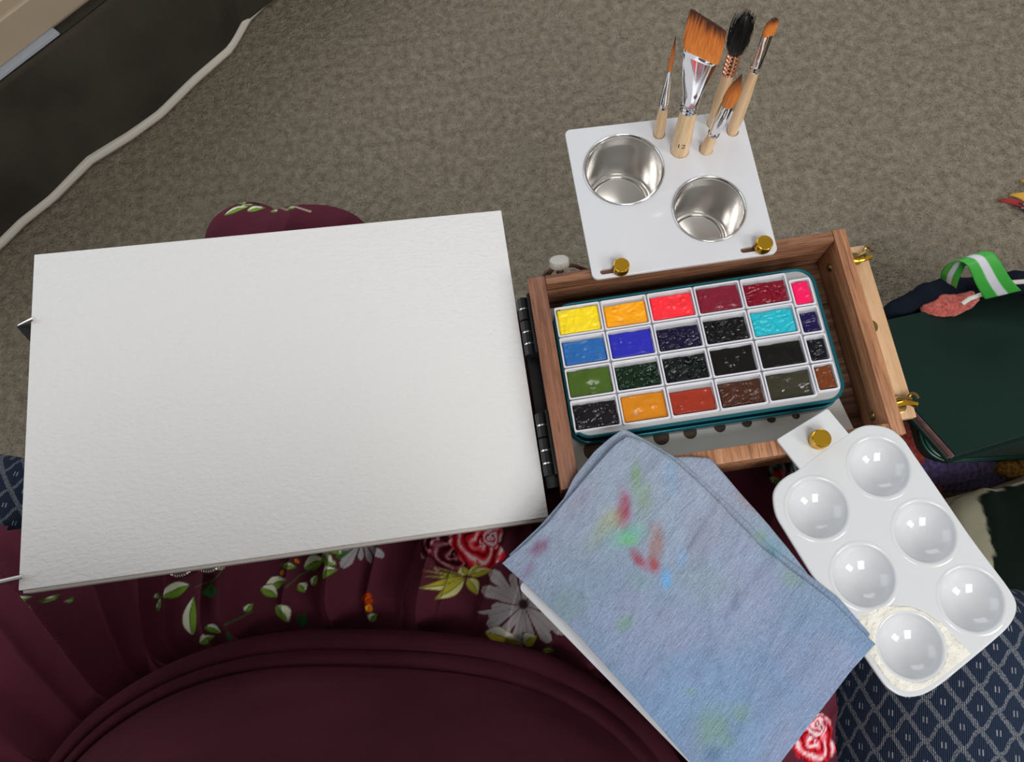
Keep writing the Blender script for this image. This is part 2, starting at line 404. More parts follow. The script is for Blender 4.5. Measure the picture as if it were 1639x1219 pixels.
def cushion(x0, x1, y0, y1, z0, z1, e=4.5, nu=48, nv=30, name='cushion', parent=None):
    """soft rounded block with a millimetre UV unwrap"""
    cx, cy, cz = (x0 + x1) / 2, (y0 + y1) / 2, (z0 + z1) / 2; mb = MB(); V = []; Q = []
    for j in range(nv + 1):
        ph = -math.pi / 2 + math.pi * j / nv
        for i in range(nu + 1):
            th = 2 * math.pi * i / nu
            f = lambda c: math.copysign(abs(c) ** (2 / e), c)
            x = cx + (x1 - x0) / 2 * f(math.cos(ph)) * f(math.cos(th)); y = cy + (y1 - y0) / 2 * f(math.cos(ph)) * f(math.sin(th)); z = cz + (z1 - z0) / 2 * f(math.sin(ph))
            V.append(ch(x, y, z)); Q.append((x, y, z))
    fs = [(j * (nu + 1) + i, j * (nu + 1) + i + 1, (j + 1) * (nu + 1) + i + 1, (j + 1) * (nu + 1) + i) for j in range(nv) for i in range(nu)]
    mb.add(V, fs); o = mb.build(name, M['chair'], parent, ang=None)
    uvl = o.data.uv_layers.new(name='UVMap'); me = o.data; me.update()
    for p in me.polygons:
        n = p.normal
        for li in p.loop_indices:
            x, y, z = Q[me.loops[li].vertex_index]
            uvl.data[li].uv = (x, y) if abs(n.z) > .5 else ((y, z) if abs(n.x) > abs(n.y) else (x, z))
    return o
def arm(xc, w, y0, y1, ztop, name, parent, back=False):
    """rolled arm: profile swept along y with continuous UVs"""
    prof = []; r = w / 2
    prof.append((xc - r * .72, -560))
    prof.append((xc - r * .72, ztop - 1.7 * r))
    for k in range(33):
        an = math.pi * 1.28 - (math.pi * 1.56) * k / 32
        prof.append((xc + r * math.cos(an), ztop - r + r * math.sin(an)))
    prof.append((xc + r * .72, ztop - 1.7 * r)); prof.append((xc + r * .72, -560))
    s = [0]
    for a, b in zip(prof, prof[1:]): s.append(s[-1] + math.dist(a, b))
    ys = [y0] + list(np.linspace(y0 + 1, y1 - 40, 40)) + [y1 - 40 + 40 * math.sin(t) for t in np.linspace(.15, math.pi / 2, 10)]
    mb = MB(); V = []; UVs = []
    for j, y in enumerate(ys):
        sc = 1 if y <= y1 - 40 else math.sqrt(max(0, 1 - ((y - y1 + 40) / 40) ** 2)) * .35 + .65
        for i, (x, z) in enumerate(prof):
            V.append(ch(xc + (x - xc) * sc, y, (z - ztop + r) * (sc if z > ztop - r else 1) + ztop - r)); UVs.append((s[i] - s[len(s) // 2], y + 500))
    n = len(prof); fs = [(j * n + i, j * n + i + 1, (j + 1) * n + i + 1, (j + 1) * n + i) for j in range(len(ys) - 1) for i in range(n - 1)]
    fs.append(tuple(range(n))); fs.append(tuple((len(ys) - 1) * n + k for k in range(n))[::-1])
    mb.add(V, fs); o = mb.build(name, M['chair'], parent, ang=60)
    uvl = o.data.uv_layers.new(name='UVMap')
    for l in o.data.loops: uvl.data[l.index].uv = UVs[l.vertex_index]
    return o
chair = empty('armchair', ch(0, 0, -600), 'navy armchair with woven diamond lattice and small dash pattern, under the sitter', 'armchair')
cushion(-345, 220, -330, 280, -330, -200, name='seat_cushion', parent=chair)
cushion(-480, 360, -330, 250, -560, -300, name='seat_base', parent=chair)
cushion(-340, 215, -500, -330, -330, 330, name='back_cushion', parent=chair)
cushion(-490, 370, -600, -470, -560, 380, name='backrest', parent=chair)
arm(305, 176, -520, 318, -42, 'armrest', chair)
arm(-430, 176, -520, 318, -76, 'armrest', chair)
for sx in (-400, 280):
    for sy in (-500, 200):
        MB().lathe([(16, -600), (22, -570), (24, -540)], ch(sx, sy, 0), 20).build('leg', M['walnut_y'], chair)

# ------------------------------------------------------------------ seated person in the maroon dress
per = empty('person', (-150, -350, -600), 'person seated in the armchair in a long maroon dress with floral skirt', 'person')
def skinned(name, joints, edges, root, m, parent, sub=2):
    me = bpy.data.meshes.new(name); org = world_of(parent)
    me.from_pydata([tuple(W(j[:3]) - org) for j in joints], edges, []); o = bpy.data.objects.new(name, me); COL.objects.link(o); o.parent = parent
    md = o.modifiers.new('skin', 'SKIN'); md.use_smooth_shade = True
    for i, j in enumerate(joints):
        sv = me.skin_vertices[0].data[i]; r = j[3] if hasattr(j[3], '__len__') else (j[3], j[3]); sv.radius = (r[0] * .001, r[1] * .001); sv.use_root = (i == root)
    s2 = o.modifiers.new('sub', 'SUBSURF'); s2.levels = sub; s2.render_levels = sub
    dg = bpy.context.evaluated_depsgraph_get(); dg.update()
    nm = bpy.data.meshes.new_from_object(o.evaluated_get(dg)); o.modifiers.clear(); o.data = nm; nm.materials.clear(); nm.materials.append(m)
    return o
# pelvis 0, waist 1, chest 2, neck 3, L hip 4, L knee 5, L ankle 6, L toe 7, R hip 8, R knee 9, R ankle 10, R toe 11, shoulders 12/13
J = [(-160, -410, -130, 60), (-165, -430, 20, 105), (-160, -435, 210, 105), (-155, -430, 400, 50), (-230, -350, -134, 56), (-200, 62, -125, 42), (-190, 70, -510, 34), (-195, 200, -560, 24),
     (-70, -350, -134, 56), (15, -35, -120, 42), (60, 20, -500, 32), (70, 140, -560, 24), (-310, -430, 320, 45), (0, -430, 320, 45)]
skinned('body', J, [(0, 1), (1, 2), (2, 3), (0, 4), (4, 5), (5, 6), (6, 7), (0, 8), (8, 9), (9, 10), (10, 11), (2, 12), (2, 13)], 0, M['skin'], per)

# bodice: rings around the trunk, hem line surveyed at lap height
HC = np.array([-165., -425.])
hem_px2 = [(62, 1219), (120, 1154), (275, 1058), (450, 1017), (580, 1019), (760, 1028), (904, 1064), (960, 1094), (1012, 1124)]
hp = np.array([at(x, y, -30)[:2] for x, y in hem_px2]) - HC
ha = np.arctan2(hp[:, 1], hp[:, 0]); hr = np.linalg.norm(hp, axis=1)
ang = np.r_[ha[::-1], [math.radians(178), math.radians(230), math.radians(270), math.radians(310), math.radians(365)]]
rad = np.r_[hr[::-1], [215, 190, 185, 190, 215]]
o_ = np.argsort(ang % (2 * math.pi)); A_ = (ang % (2 * math.pi))[o_]; R_ = rad[o_]
A3 = np.r_[A_ - 2 * math.pi, A_, A_ + 2 * math.pi]; R3 = np.r_[R_, R_, R_]
TH = np.linspace(0, 2 * math.pi, 361)[:-1]
RH = np.interp(TH, A3, R3)
for _ in range(60): RH = (np.roll(RH, 1) + RH * 2 + np.roll(RH, -1)) / 4
def ring(off, z): return np.stack([HC[0] + (RH - off) * np.cos(TH), HC[1] + (RH - off) * np.sin(TH), np.full_like(TH, z) if np.isscalar(z) else z], 1)
def hemr(x, y):
    d = np.hypot(x - HC[0], y - HC[1]); t = np.arctan2(y - HC[1], x - HC[0]) % (2 * math.pi)
    return d - np.interp(t, np.r_[TH, 2 * math.pi], np.r_[RH, RH[0]])
dips = 2.2 * np.sin(TH * 7) * 0
prof = [(8, -70), (0, -50), (-1.5, -44), (-1, -38), (1.5, -33), (6, -30.5), (8.5, -30), (9.6, -31.5), (10.4, -30), (12, -25), (15, -22), (17.2, -22), (18.2, -23.8), (19.2, -22), (21, -17), (25, -8), (31, 6), (38, 26), (46, 56), (53, 90), (60, 140), (66, 200), (72, 260), (84, 310), (120, 350), (165, 372)]
rings = []
for i, (o1, z) in enumerate(prof):
    w = 1.0 * (fbm(np.cos(TH) * 4 + 9 + i * .35, np.sin(TH) * 4 + i * .2) - .47) * (5 if i > 14 else 1.6)
    rings.append(ring(o1 + w, z))
MB().grid(np.array(rings), close_u=True).build('bodice', M['bodice'], per, ang=70)

# skirt: draped height field with gathers and a printed pattern
def seg(x, y, a, b):
    ax, ay = a; bx, by = b; t = np.clip(((x - ax) * (bx - ax) + (y - ay) * (by - ay)) / ((bx - ax) ** 2 + (by - ay) ** 2), 0, 1)
    return np.hypot(x - ax - t * (bx - ax), y - ay - t * (by - ay)), t
def skirt_z(x, y):
    h = np.full(x.shape, -560.0)
    for a, b, r, top in (((-250, -350), (-207, 58), 48, -52), ((-40, -350), (20, -26), 44, -50), ((-340, -330), (-356, -85), 46, -74), ((-410, -350), (-405, -150), 40, -70), ((-150, -300), (-120, -60), 60, -58),
                         ((78, -330), (104, -112), 30, -62), ((-204, 96), (-172, 104), 20, -64), ((-205, 50), (-200, 96), 26, -60), ((-234, 80), (-229, 128), 8, -64)):
        d, t = seg(x, y, a, b); e = np.maximum(0, d - r); q = top - .022 * e ** 2 - .5 * np.maximum(0, e - 24) ** 2 - .003 * np.minimum(d, r) ** 2
        h = np.maximum(h, q) + 3 * np.exp(-np.abs(h - q) / 6)
    lx = (x - CH[0]) * ca + (y - CH[1]) * sa; ly = -(x - CH[0]) * sa + (y - CH[1]) * ca
    h = np.maximum(h, np.where(ly < 290, -196, -555))
    h = np.where((x > -32) & (x < 215) & (y > -135) & (y < 30), np.minimum(h, -42.5), h)
    h = np.maximum(h, -555)
    dh = hemr(x, y); th = np.arctan2(y - HC[1], x - HC[0])
    am = sm(-10, 12, dh) * (1 - .75 * sm(90, 260, dh))
    s = th * 15 + 2.6 * vnoise(th * 2.1 + 3, dh * .012)
    rg = 1 - np.abs(np.sin(s)) ; rg2 = 1 - np.abs(np.sin(s * 2.3 + 1.1 + dh * .01))
    h = h + am * (25 * rg ** 2.6 + 6 * rg2 ** 2) * .95
    h = h + 5 * (fbm(x * .014, y * .014) - .5)
    # dips to the waist seam
    h = h - 14 * (1 - sm(-4, 22, dh))
    h = np.where((x > -34) & (x < 217) & (y > -137) & (y < 30), np.minimum(h, -42.5), h)
    return h
    # knee tucks: two bunches of cloth above the left knee
    h = h + 16 * np.exp(-((x + 232) ** 2 + (y - 128) ** 2) / 420.) - 10 * np.exp(-((x + 213) ** 2 / 60 + (y - 150) ** 2 / 500.))
    return h
xs = np.unique(np.round(np.r_[np.arange(-480, -440, 6), np.arange(-440, -345, 1.5), np.arange(-345, 22, .8), np.arange(22, 95, 2.2), np.arange(95, 150, 1.0), np.arange(150, 200, 6)], 3))
ys = np.unique(np.round(np.r_[np.arange(-440, -310, 5), np.arange(-310, -280, 1.6), np.arange(-280, -120, .8), np.arange(-120, 96, 4), np.arange(96, 172, 1.1), np.arange(172, 230, 5)], 3))
XX, YY = np.meshgrid(xs, ys)
ZZ = skirt_z(XX, YY)
# ---- printed pattern, painted per vertex in the plane of the cloth
base = lin((88, 40, 54)); CC = np.tile(base, (XX.size, 1)).reshape(XX.shape + (3,))
CC *= (0.92 + .16 * fbm(XX * .05, YY * .05))[..., None]
def put(mask, col):
    global CC
    mk = np.clip(mask, 0, 1)[..., None]; CC = CC * (1 - mk) + (lin(col) if len(np.shape(col)) == 1 and not isinstance(col, np.ndarray) else col) * mk
def window(cx, cy, r): return (np.abs(XX - cx) < r) & (np.abs(YY - cy) < r)
def leaf(px0, py0, px1, py1, w, c1=(226, 232, 206), c2=(120, 158, 58), c3=(52, 84, 40), z=-44):
    a = at(px0, py0, z)[:2]; b = at(px1, py1, z)[:2]; w *= 1.12; d = b - a; L = np.linalg.norm(d) * 1.08; d = d / np.linalg.norm(d); n = np.array([-d[1], d[0]])
    u = ((XX - a[0]) * d[0] + (YY - a[1]) * d[1]) / L; v = (XX - a[0]) * n[0] + (YY - a[1]) * n[1]; v = v - w * .35 * np.sin(np.pi * np.clip(u, 0, 1)) * .4
    half = w * .5 * np.sin(np.pi * np.clip(u, 0, 1) ** .8); e = (half - np.abs(v)) * ((u > 0) & (u < 1))
    put(sm(-.1, .5, e) * (e > 0), c3)
    put(sm(.3, .9, e) * sm(-.6, .2, -v + .12 * w), c2)
    put(sm(.4, 1.0, e) * sm(-.1, .5, v + .05 * w * np.sin(u * 9)), c1)
    put(sm(.5, .1, np.abs(v)) * (e > .3) * .8, c3)
def stem(pts, w=.7, col=(70, 92, 50), z=-44):
    P = [at(x, y, z)[:2] for x, y in pts]
    for a, b in zip(P, P[1:]):
        d, t = seg(XX, YY, a, b); put(sm(w, w * .4, d), col)
def rose(px, py, r, cols, z=-44, seed=0, sq=1.0):
    c = at(px, py, z)[:2]; x = XX - c[0]; y = (YY - c[1]) * sq; d = np.hypot(x, y); th = np.arctan2(y, x)
    wav = d / r * 15 + th * 1.0 + 2.2 * vnoise(x * .22 + seed, y * .22 + 3) + 1.2 * np.sin(th * 3 + d / r * 4)
    edge = r * (.9 + .1 * np.sin(th * 5 + seed) + .07 * np.sin(th * 9))
    mk = sm(0, 1, edge - d); w = np.sin(wav)
    put(mk, cols[0]); put(mk * sm(-.1, .25, w), cols[1]); put(mk * sm(.62, .82, w) * sm(.1, .5, vnoise(x * .3 + seed, y * .3)), cols[2]); put(mk * sm(-.85, -.97, w), cols[3])
def daisy(px, py, r, n, rot, col=(178, 170, 172), z=-44, lo=-math.pi, hi=math.pi):
    c = at(px, py, z)[:2]; x = XX - c[0]; y = YY - c[1]; d = np.hypot(x, y); th = np.arctan2(y, x)
    k = (th - rot) / (2 * math.pi) * n; f = k - np.round(k); idx = np.round(k)
    rr = r * (.82 + .22 * np.sin(idx * 2.4 + 1)); pet = np.abs(f) * 2 * math.pi * d / n
    half = np.minimum(.42 * math.pi * 2 * d / n, (rr * .17) * np.sqrt(np.clip(1 - ((d - rr * .62) / (rr * .4)) ** 2, 0, 1)) + (d < rr * .62) * rr * .12)
    ok = (d < rr) & (th > lo) & (th < hi) & (d > r * .05); mk = sm(0, .6, half - pet) * ok
    put(mk, col); put(mk * sm(.45, .15, pet) * .45, (110, 104, 106)); put(mk * sm(.5, .05, half - pet) * .3, (120, 112, 116))
leaf(248, 955, 288, 937, 9.5); leaf(291, 1019, 297, 957, 11); leaf(332, 957, 330, 934, 8, (60, 110, 60), (40, 90, 45)); leaf(318, 1003, 338, 1016, 6); leaf(296, 1034, 327, 1021, 6.5); leaf(363, 999, 366, 982, 5); leaf(392, 980, 400, 965, 4)
leaf(415, 944, 452, 928, 9); leaf(410, 940, 436, 956, 8); leaf(434, 968, 448, 997, 9.5); leaf(243, 980, 246, 952, 3); leaf(241, 958, 238, 948, 3); leaf(16, 968, 41, 957, 6); leaf(52, 966, 63, 952, 4); leaf(43, 978, 47, 968, 3); leaf(75, 968, 78, 955, 3)
leaf(476, 908, 511, 896, 10); leaf(513, 922, 540, 912, 8.5); leaf(468, 934, 478, 948, 7); leaf(491, 938, 499, 920, 5.5); leaf(465, 1006, 474, 984, 7, (40, 80, 45), (50, 90, 50)); leaf(578, 998, 592, 984, 5.5); leaf(506, 885, 538, 905, 9.5); leaf(540, 893, 566, 884, 8, (70, 110, 70), (60, 100, 52)); leaf(444, 905, 466, 908, 5, (200, 210, 160)); leaf(532, 874, 545, 888, 6)
leaf(346, 1030, 358, 1012, 5, (70, 90, 50), (60, 90, 40)); stem([(300, 940), (330, 930), (352, 912)]); stem([(352, 1020), (372, 1000), (398, 978)]); stem([(452, 940), (470, 920), (500, 905)]); stem([(335, 905), (326, 915), (312, 905)], 1.4, (72, 120, 72))
leaf(569, 960, 590, 966, 9, (196, 70, 30), (150, 40, 22), (100, 30, 20)); leaf(578, 968, 588, 956, 6, (220, 90, 30), (170, 60, 20), (110, 40, 20)); leaf(580, 982, 586, 968, 5, (236, 170, 40), (225, 130, 30), (150, 70, 20)); leaf(440, 918, 450, 916, 4, (240, 170, 40), (230, 140, 30), (150, 70, 20)); leaf(466, 900, 471, 895, 4, (240, 150, 40), (230, 120, 30), (150, 70, 20))
daisy(572, 862, 20, 13, .2, (168, 166, 172)); stem([(440, 905), (455, 890), (480, 880)], .6)
rose(706, 868, 16, ((84, 22, 34), (140, 60, 74), (190, 150, 158), (38, 10, 16)), seed=3); rose(722, 888, 14, ((64, 14, 24), (120, 50, 62), (166, 120, 130), (28, 8, 12)), seed=8)
rose(763, 866, 19, ((206, 30, 44), (236, 92, 104), (240, 214, 220), (92, 10, 22)), seed=5, sq=.85); rose(784, 858, 8, ((226, 96, 120), (240, 230, 234), (225, 205, 214), (150, 40, 60)), seed=2)
# yellow-green spidery flower
for a, b, w in (((740, 922), (676, 912), 2), ((740, 922), (680, 922), 2.2), ((740, 924), (676, 940), 7), ((738, 926), (694, 957), 8), ((742, 924), (758, 952), 8), ((740, 920), (735, 905), 7), ((744, 920), (785, 912), 6), ((742, 922), (764, 900), 4), ((738, 920), (690, 905), 1.6)):
    leaf(a[0], a[1], b[0], b[1], w, (214, 214, 150), (180, 176, 60), (120, 110, 60))
daisy(838, 968, 34, 15, .15, (176, 170, 172)); daisy(838, 968, 24, 9, .5, (168, 162, 165))
put(sm(4, 2, np.hypot(XX - at(838, 966, -44)[0], YY - at(838, 966, -44)[1])), (48, 36, 40))
leaf(769, 1016, 832, 1034, 11, (226, 226, 206), (214, 196, 60), (150, 120, 50)); leaf(836, 1036, 858, 1022, 9, (226, 226, 206), (196, 196, 60), (120, 130, 50)); leaf(866, 1046, 890, 1046, 4, (170, 170, 100), (150, 140, 60))
# far corner blooms
rose(1322, 1196, 17, ((206, 26, 40), (232, 120, 138), (240, 220, 224), (84, 8, 18)), seed=11); rose(1322, 1168, 9, ((226, 120, 140), (238, 226, 228), (238, 190, 200), (120, 20, 36)), seed=6)
rose(1264, 752, 14, ((40, 52, 56), (96, 112, 108), (170, 180, 176), (20, 26, 30)), seed=4, z=-50); leaf(1244, 748, 1252, 766, 8, (220, 120, 130), (190, 40, 52), (90, 16, 24), z=-50); leaf(1240, 772, 1250, 766, 7, (186, 196, 150), (120, 150, 70), z=-50)
# knee print
zk = -90
leaf(378, 366, 414, 352, 8, z=zk); leaf(415, 362, 437, 350, 8, z=zk); leaf(400, 349, 421, 346, 3.5, z=zk); leaf(392, 334, 405, 345, 6, z=zk); leaf(450, 358, 462, 366, 5, z=zk); leaf(476, 356, 490, 362, 5, z=zk); leaf(480, 330, 486, 345, 3, (220, 210, 200), (190, 180, 160), z=zk)
stem([(450, 337), (462, 352), (480, 364)], 1.2, (150, 146, 116), zk); stem([(488, 356), (512, 362)], 1.2, (190, 176, 160), zk); leaf(400, 326, 412, 338, 9, (120, 130, 90), (60, 66, 40), (24, 24, 20), z=zk); leaf(412, 328, 426, 344, 9, (50, 50, 40), (40, 44, 30), (20, 20, 18), z=zk)
leaf(905, 424, 918, 428, 4, (150, 90, 60), (120, 70, 50), z=-50)
G = np.stack([XX, YY, ZZ], -1); cols = np.concatenate([CC, np.ones(XX.shape + (1,))], -1).reshape(-1, 4)
sk = MB().grid(G)
LX = ((XX - CH[0]) * ca + (YY - CH[1]) * sa).ravel(); LY = (-(XX - CH[0]) * sa + (YY - CH[1]) * ca).ravel(); ZF = ZZ.ravel()
drop = ((LX > 214) & (LY < 320)) | (ZF < -540) | ((ZF < -190) & (LY < 280)) | ((LX < -340) & (ZF < -79))
drop |= (ZF < -300) & ((XX.ravel() < -300) | (XX.ravel() > 70))
sk.f = [q for q in sk.f if not drop[list(q)].all()]
sk.build('skirt', M['dress'], per, ang=None, colors=cols)

# ------------------------------------------------------------------ wooden pochade box
box = empty('paint_box', (90, -48, -40), 'open walnut painting box holding the teal tin, brass fittings on its right side', 'box')
RZ = 5; BZ = -40
def bar(x0, x1, y0, y1, z0, z1, m, b=.6): return MB().box(x0, x1, y0, y1, z0, z1, b)
bar(-13.5, -2.2, -116.5, 20.5, BZ, RZ, 0).build('side_panel', M['walnut_y'], box)
bar(184.3, 192.5, -114, 21.5, BZ, RZ, 0).build('side_panel', M['walnut_right'], box)
bar(-2, 184.1, 14.2, 20.8, BZ, RZ - .2, 0).build('side_panel', M['walnut_x'], box)
bar(-2, 184.1, -115.3, -106.2, BZ, RZ - .2, 0).build('side_panel', M['walnut_right'], box)
bar(-2, 184.1, -106, 14, BZ, -28, 0, .2).build('base_panel', M['walnut_floor'], box)
for (x, y, z) in ((183.6, 3, -12), (183.6, -98, -12)):
    MB().lathe([(3, 0), (3, .5), (1.8, 1.6), (0, 1.9)], (x + .6, y, z), 20, axis=(-1, 0, 0)).build('brass_screw', M['brass_dull'], box)
# black hinges with steel pins
for (ya, yb) in ((12, -28), (-66, -106)):
    h = bar(-15.6, -13.6, yb, ya, -30, 1, 0, .3).build('hinge_leaf', M['black_metal'], box)
    n = 5; st = (ya - yb) / n
    for k in range(n):
        MB().tube([(-18.4, yb + st * k + .5, -7), (-18.4, yb + st * (k + 1) - .5, -7)], 3.7, 16).build('hinge_knuckle', M['black_metal'], h, ang=40)
    for k in (1, 2, 4): MB().tube([(-18.4, yb + st * k - .6, -7), (-18.4, yb + st * k + .6, -7)], 3.4, 14).build('hinge_pin', M['chrome'], h, ang=40)
bar(-21.5, -13.7, -112, 14, -34, -15, 0, .4).build('hinge_backing', M['black_metal'], box)
# light wood support board leaving the right side, with brass catches
bar(192.7, 214.6, -101.5, 18.5, -26, -20, 0, .8).build('support_board', M['lightwood'], box)
def catch(y, s):
    c = MB().lathe([(4.8, 0), (4.8, .8), (3.8, 1.2), (0, 1.2)], (205, y, -20), 24).build('catch_plate', M['brass_dull'], box)
    pts = [(196 + 18 * t, y - 2.6 * math.sin(math.pi * t) * s - 1.2, -15 + 2.0 * math.sin(math.pi * t)) for t in np.linspace(0, 1, 14)]
    MB().tube(pts, 1.5, 10).build('catch_hook', M['brass'], c)
    pts = [(198 + 15 * t, y + 3 - 2.6 * math.sin(math.pi * t) * s, -17) for t in np.linspace(0, 1, 12)]
    MB().tube(pts, 1.2, 10).build('catch_wire', M['brass_dull'], c)
    MB().tube([(213.5 + 2 * math.cos(a), y + 2 + 4 * math.sin(a), -16 + 1.6 * math.cos(a)) for a in np.linspace(0, 5, 14)], 1.1, 8).build('catch_eye', M['brass_dull'], c)
    MB().lathe([(2.6, 0), (2.6, 1.6), (1.6, 2.6), (0, 2.6)], (199, y - 4, -19.5), 18).build('catch_screw', M['chrome'], c)
catch(9, 1); catch(-93, -.6)
mb = MB(); mb.prism(rounded([(193, -44), (206, -44), (206, -35), (193, -35)], [0, 4.4, 4.4, 0]), -19.8, -16.6, .5)
mb.build('latch_tongue', M['brass_dull'], box)
# easel panel under the paper, turned up about 6.7 degrees on the hinge
TB = math.radians(-6.68)
def bdp(x, y, z):   # board frame: x to the right from the left edge, y up, z off the board
    c, s = math.cos(TB), math.sin(TB)
    return (-325.7 + x * c - z * s * -1 * -1 + 0, y, 25.0 + x * s + z * c) if False else (-325.7 + x * c + z * math.sin(-TB) * 1, y, 25.0 + x * s + z * c)
def bdbox(x0, x1, y0, y1, z0, z1, b=.5):
    m_ = MB().box(x0, x1, y0, y1, z0, z1, b); m_.v = [bdp(*p) for p in m_.v]; return m_
bdbox(8, 303, -120, 70, -24, -14, 1).build('easel_panel', M['black_metal'], box)
bdbox(303, 307, -110, 14, -22, -16, .4).build('hinge_leaf', M['black_metal'], box)
# dark prong with steel tip, and the steel rod, that clamp the paper's left edge
mb = MB(); tri = [(-11, 33.5), (-.6, 35.5), (-.6, 20)]
mb.prism(tri, -7, -4.2, .3); mb.v = [bdp(*p) for p in mb.v]; mb.build('clamp_prong', M['black_metal'], box)
mb = MB().tube([bdp(-9, 33.6, -3), bdp(-1, 34.6, .3), bdp(2.6, 35, 1.6)], [.6, 1.1, 1.3], 10); mb.build('clamp_tip', M['chrome'], box)
mb = MB().tube([bdp(-16, -124, 1.0), bdp(3.2, -122.3, 1.7)], 1.4, 12); mb.build('clamp_rod', M['chrome'], box)

# ------------------------------------------------------------------ watercolour paper board
pb = empty('paper_board', bdp(152, -25, -12), 'large blank white watercolour paper block clamped on the easel left of the paint box', 'paper')
L_, T_, Bt = 304.6, 80.6, -129.6
bdbox(0, L_, Bt, T_, -3.2, 0, .5).build('paper_sheet', M['paper'], pb)
bdbox(.6, L_ - .9, Bt - 1.7, T_ - .9, -12, -3.25, .5).build('block_pages', M['paper_side'], pb)
def knurl(name, c, r, h, axis, m, parent=None, n=44, label=None, cat=None):
    mb = MB(); A = Vector(axis).normalized(); X = A.orthogonal().normalized(); Y = A.cross(X); c = Vector(c); V = []
    prof = [(0, .92), (.06, 1), (.94, 1), (1, .9)]
    for (t, s) in prof:
        for k in range(n * 2):
            a = math.pi * k / n; rr = r * s * (1 if k % 2 else .95); V.append(c + A * h * t + (X * math.cos(a) + Y * math.sin(a)) * rr)
    N2 = n * 2; fs = [(i * N2 + k, i * N2 + (k + 1) % N2, (i + 1) * N2 + (k + 1) % N2, (i + 1) * N2 + k) for i in range(3) for k in range(N2)]
    fs.append(tuple(range(N2))[::-1]); fs.append(tuple(3 * N2 + k for k in range(N2)))
    mb.add(V, fs); return mb.build(name, m, parent, ang=25)
for px, py in ((288, 913), (334, 906)):
    p = at(px, py, -4)
    knurl('knurled_nut', (p[0], p[1] + 7.2, -13), 11, 9, (0, 0, 1), M['steel_rim'], box)

# tripod screw behind the far rail, with its leather loop
tk = empty('thumbwheel', (9.5, 29.5, -40), 'small silver knurled wheel behind the far rail, left of the cup holder', 'screw')
kn = knurl('wheel', (9.6, 31.5, -8), 6.6, 5.2, (0, .75, 1), mat('zinc', (200, 198, 192), .4, .5), tk)
MB().tube([(9.4, 29.3, -42), (9.5, 29.4, -7)], 2.6, 14).build('shaft', M['chrome'], tk)
lp = MB(); 
for dx in (0, 4): lp.tube([(-9 + dx, 22, -30), (-6 + dx, 26, -22), (0 + dx * .8, 31, -14), (8, 34, -12), (20, 33, -14), (34, 27, -20)], 1.3, 8)
o = lp.build('cord_loop', mat('brown_cord', (104, 72, 56), .6), None); tag(o, 'thin brown cord looped behind the far rail beside the silver wheel', 'cord')

# ------------------------------------------------------------------ perforated plate in the box
holes = [(12.6, -90.8, 6.9), (35.5, -89.3, 6.0), (56.3, -88.8, 5.1), (75.1, -88.4, 4.3), (94.5, -87.6, 3.7), (112, -87.4, 3.3), (127.9, -87.4, 2.9), (143.7, -87.7, 2.5)]
pl = plate([rounded([(-1.5, -105.8), (178, -105.8), (173, -78), (-1.5, -78)], 1.2)] + [circle(x, y, r, 32) for x, y, r in holes] , -27.9, -26.6, .3)
pl2 = plate([rounded([(-1.5, -78.2), (173, -78.2), (160, 10), (-1.5, 10)], 1.2)], -27.9, -26.6, .3)
pl.add(pl2.v, pl2.f)
o = pl.build('brush_plate', mat('bright_white_plate', (240, 240, 238), .3), loc=(88, -50, -27.9)); tag(o, 'flat white plate with a row of shrinking round holes, lying under the teal tin', 'plate')

# ------------------------------------------------------------------ teal tin
tin = empty('paint_tin', (83, -43, -26.5), 'rounded teal enamelled tin packed with pans of paint inside the walnut box', 'tin')
def rr_ring(x0, x1, y0, y1, r, z, n=10): return [(p[0], p[1], z) for p in rounded([(x0, y0), (x1, y0), (x1, y1), (x0, y1)], r, n)]
TX0, TX1, TY0, TY1 = -2.0, 169.6, -88.2, 3.6
def shell(steps, name, m, parent):
    G = np.array([rr_ring(TX0 + i, TX1 - i, TY0 + i, TY1 - i, max(1, 13 - i), z) for i, z in steps]); mb = MB().grid(G, close_u=True)
    n = G.shape[1]; mb.f.append(tuple(range(n))[::-1]) ; mb.f.append(tuple((len(steps) - 1) * n + k for k in range(n)))
    return mb.build(name, m, parent, ang=40)
# lid stacked beneath the tray: rolled edge, step, then the tray wall with its rolled rim
shell([(1.6, -26.4), (.2, -25.4), (0, -20), (0, -15.2), (.5, -14.4), (1.2, -14.2), (2, -14.8), (2.6, -16), (2.8, -18)], 'lid', M['teal'], tin)
shell([(2.9, -17.6), (2.5, -16), (2.4, -4.4), (1.6, -4), (1.0, -3.2), (1.1, -2.4), (1.8, -1.9), (2.6, -2.2), (3.0, -3.2)], 'tray_wall', M['teal'], tin)
shell([(3.05, -3.1), (3.2, -6), (3.3, -13), (5, -14.2), (6, -14.4)], 'tray_inside', M['tin_inside'], tin)

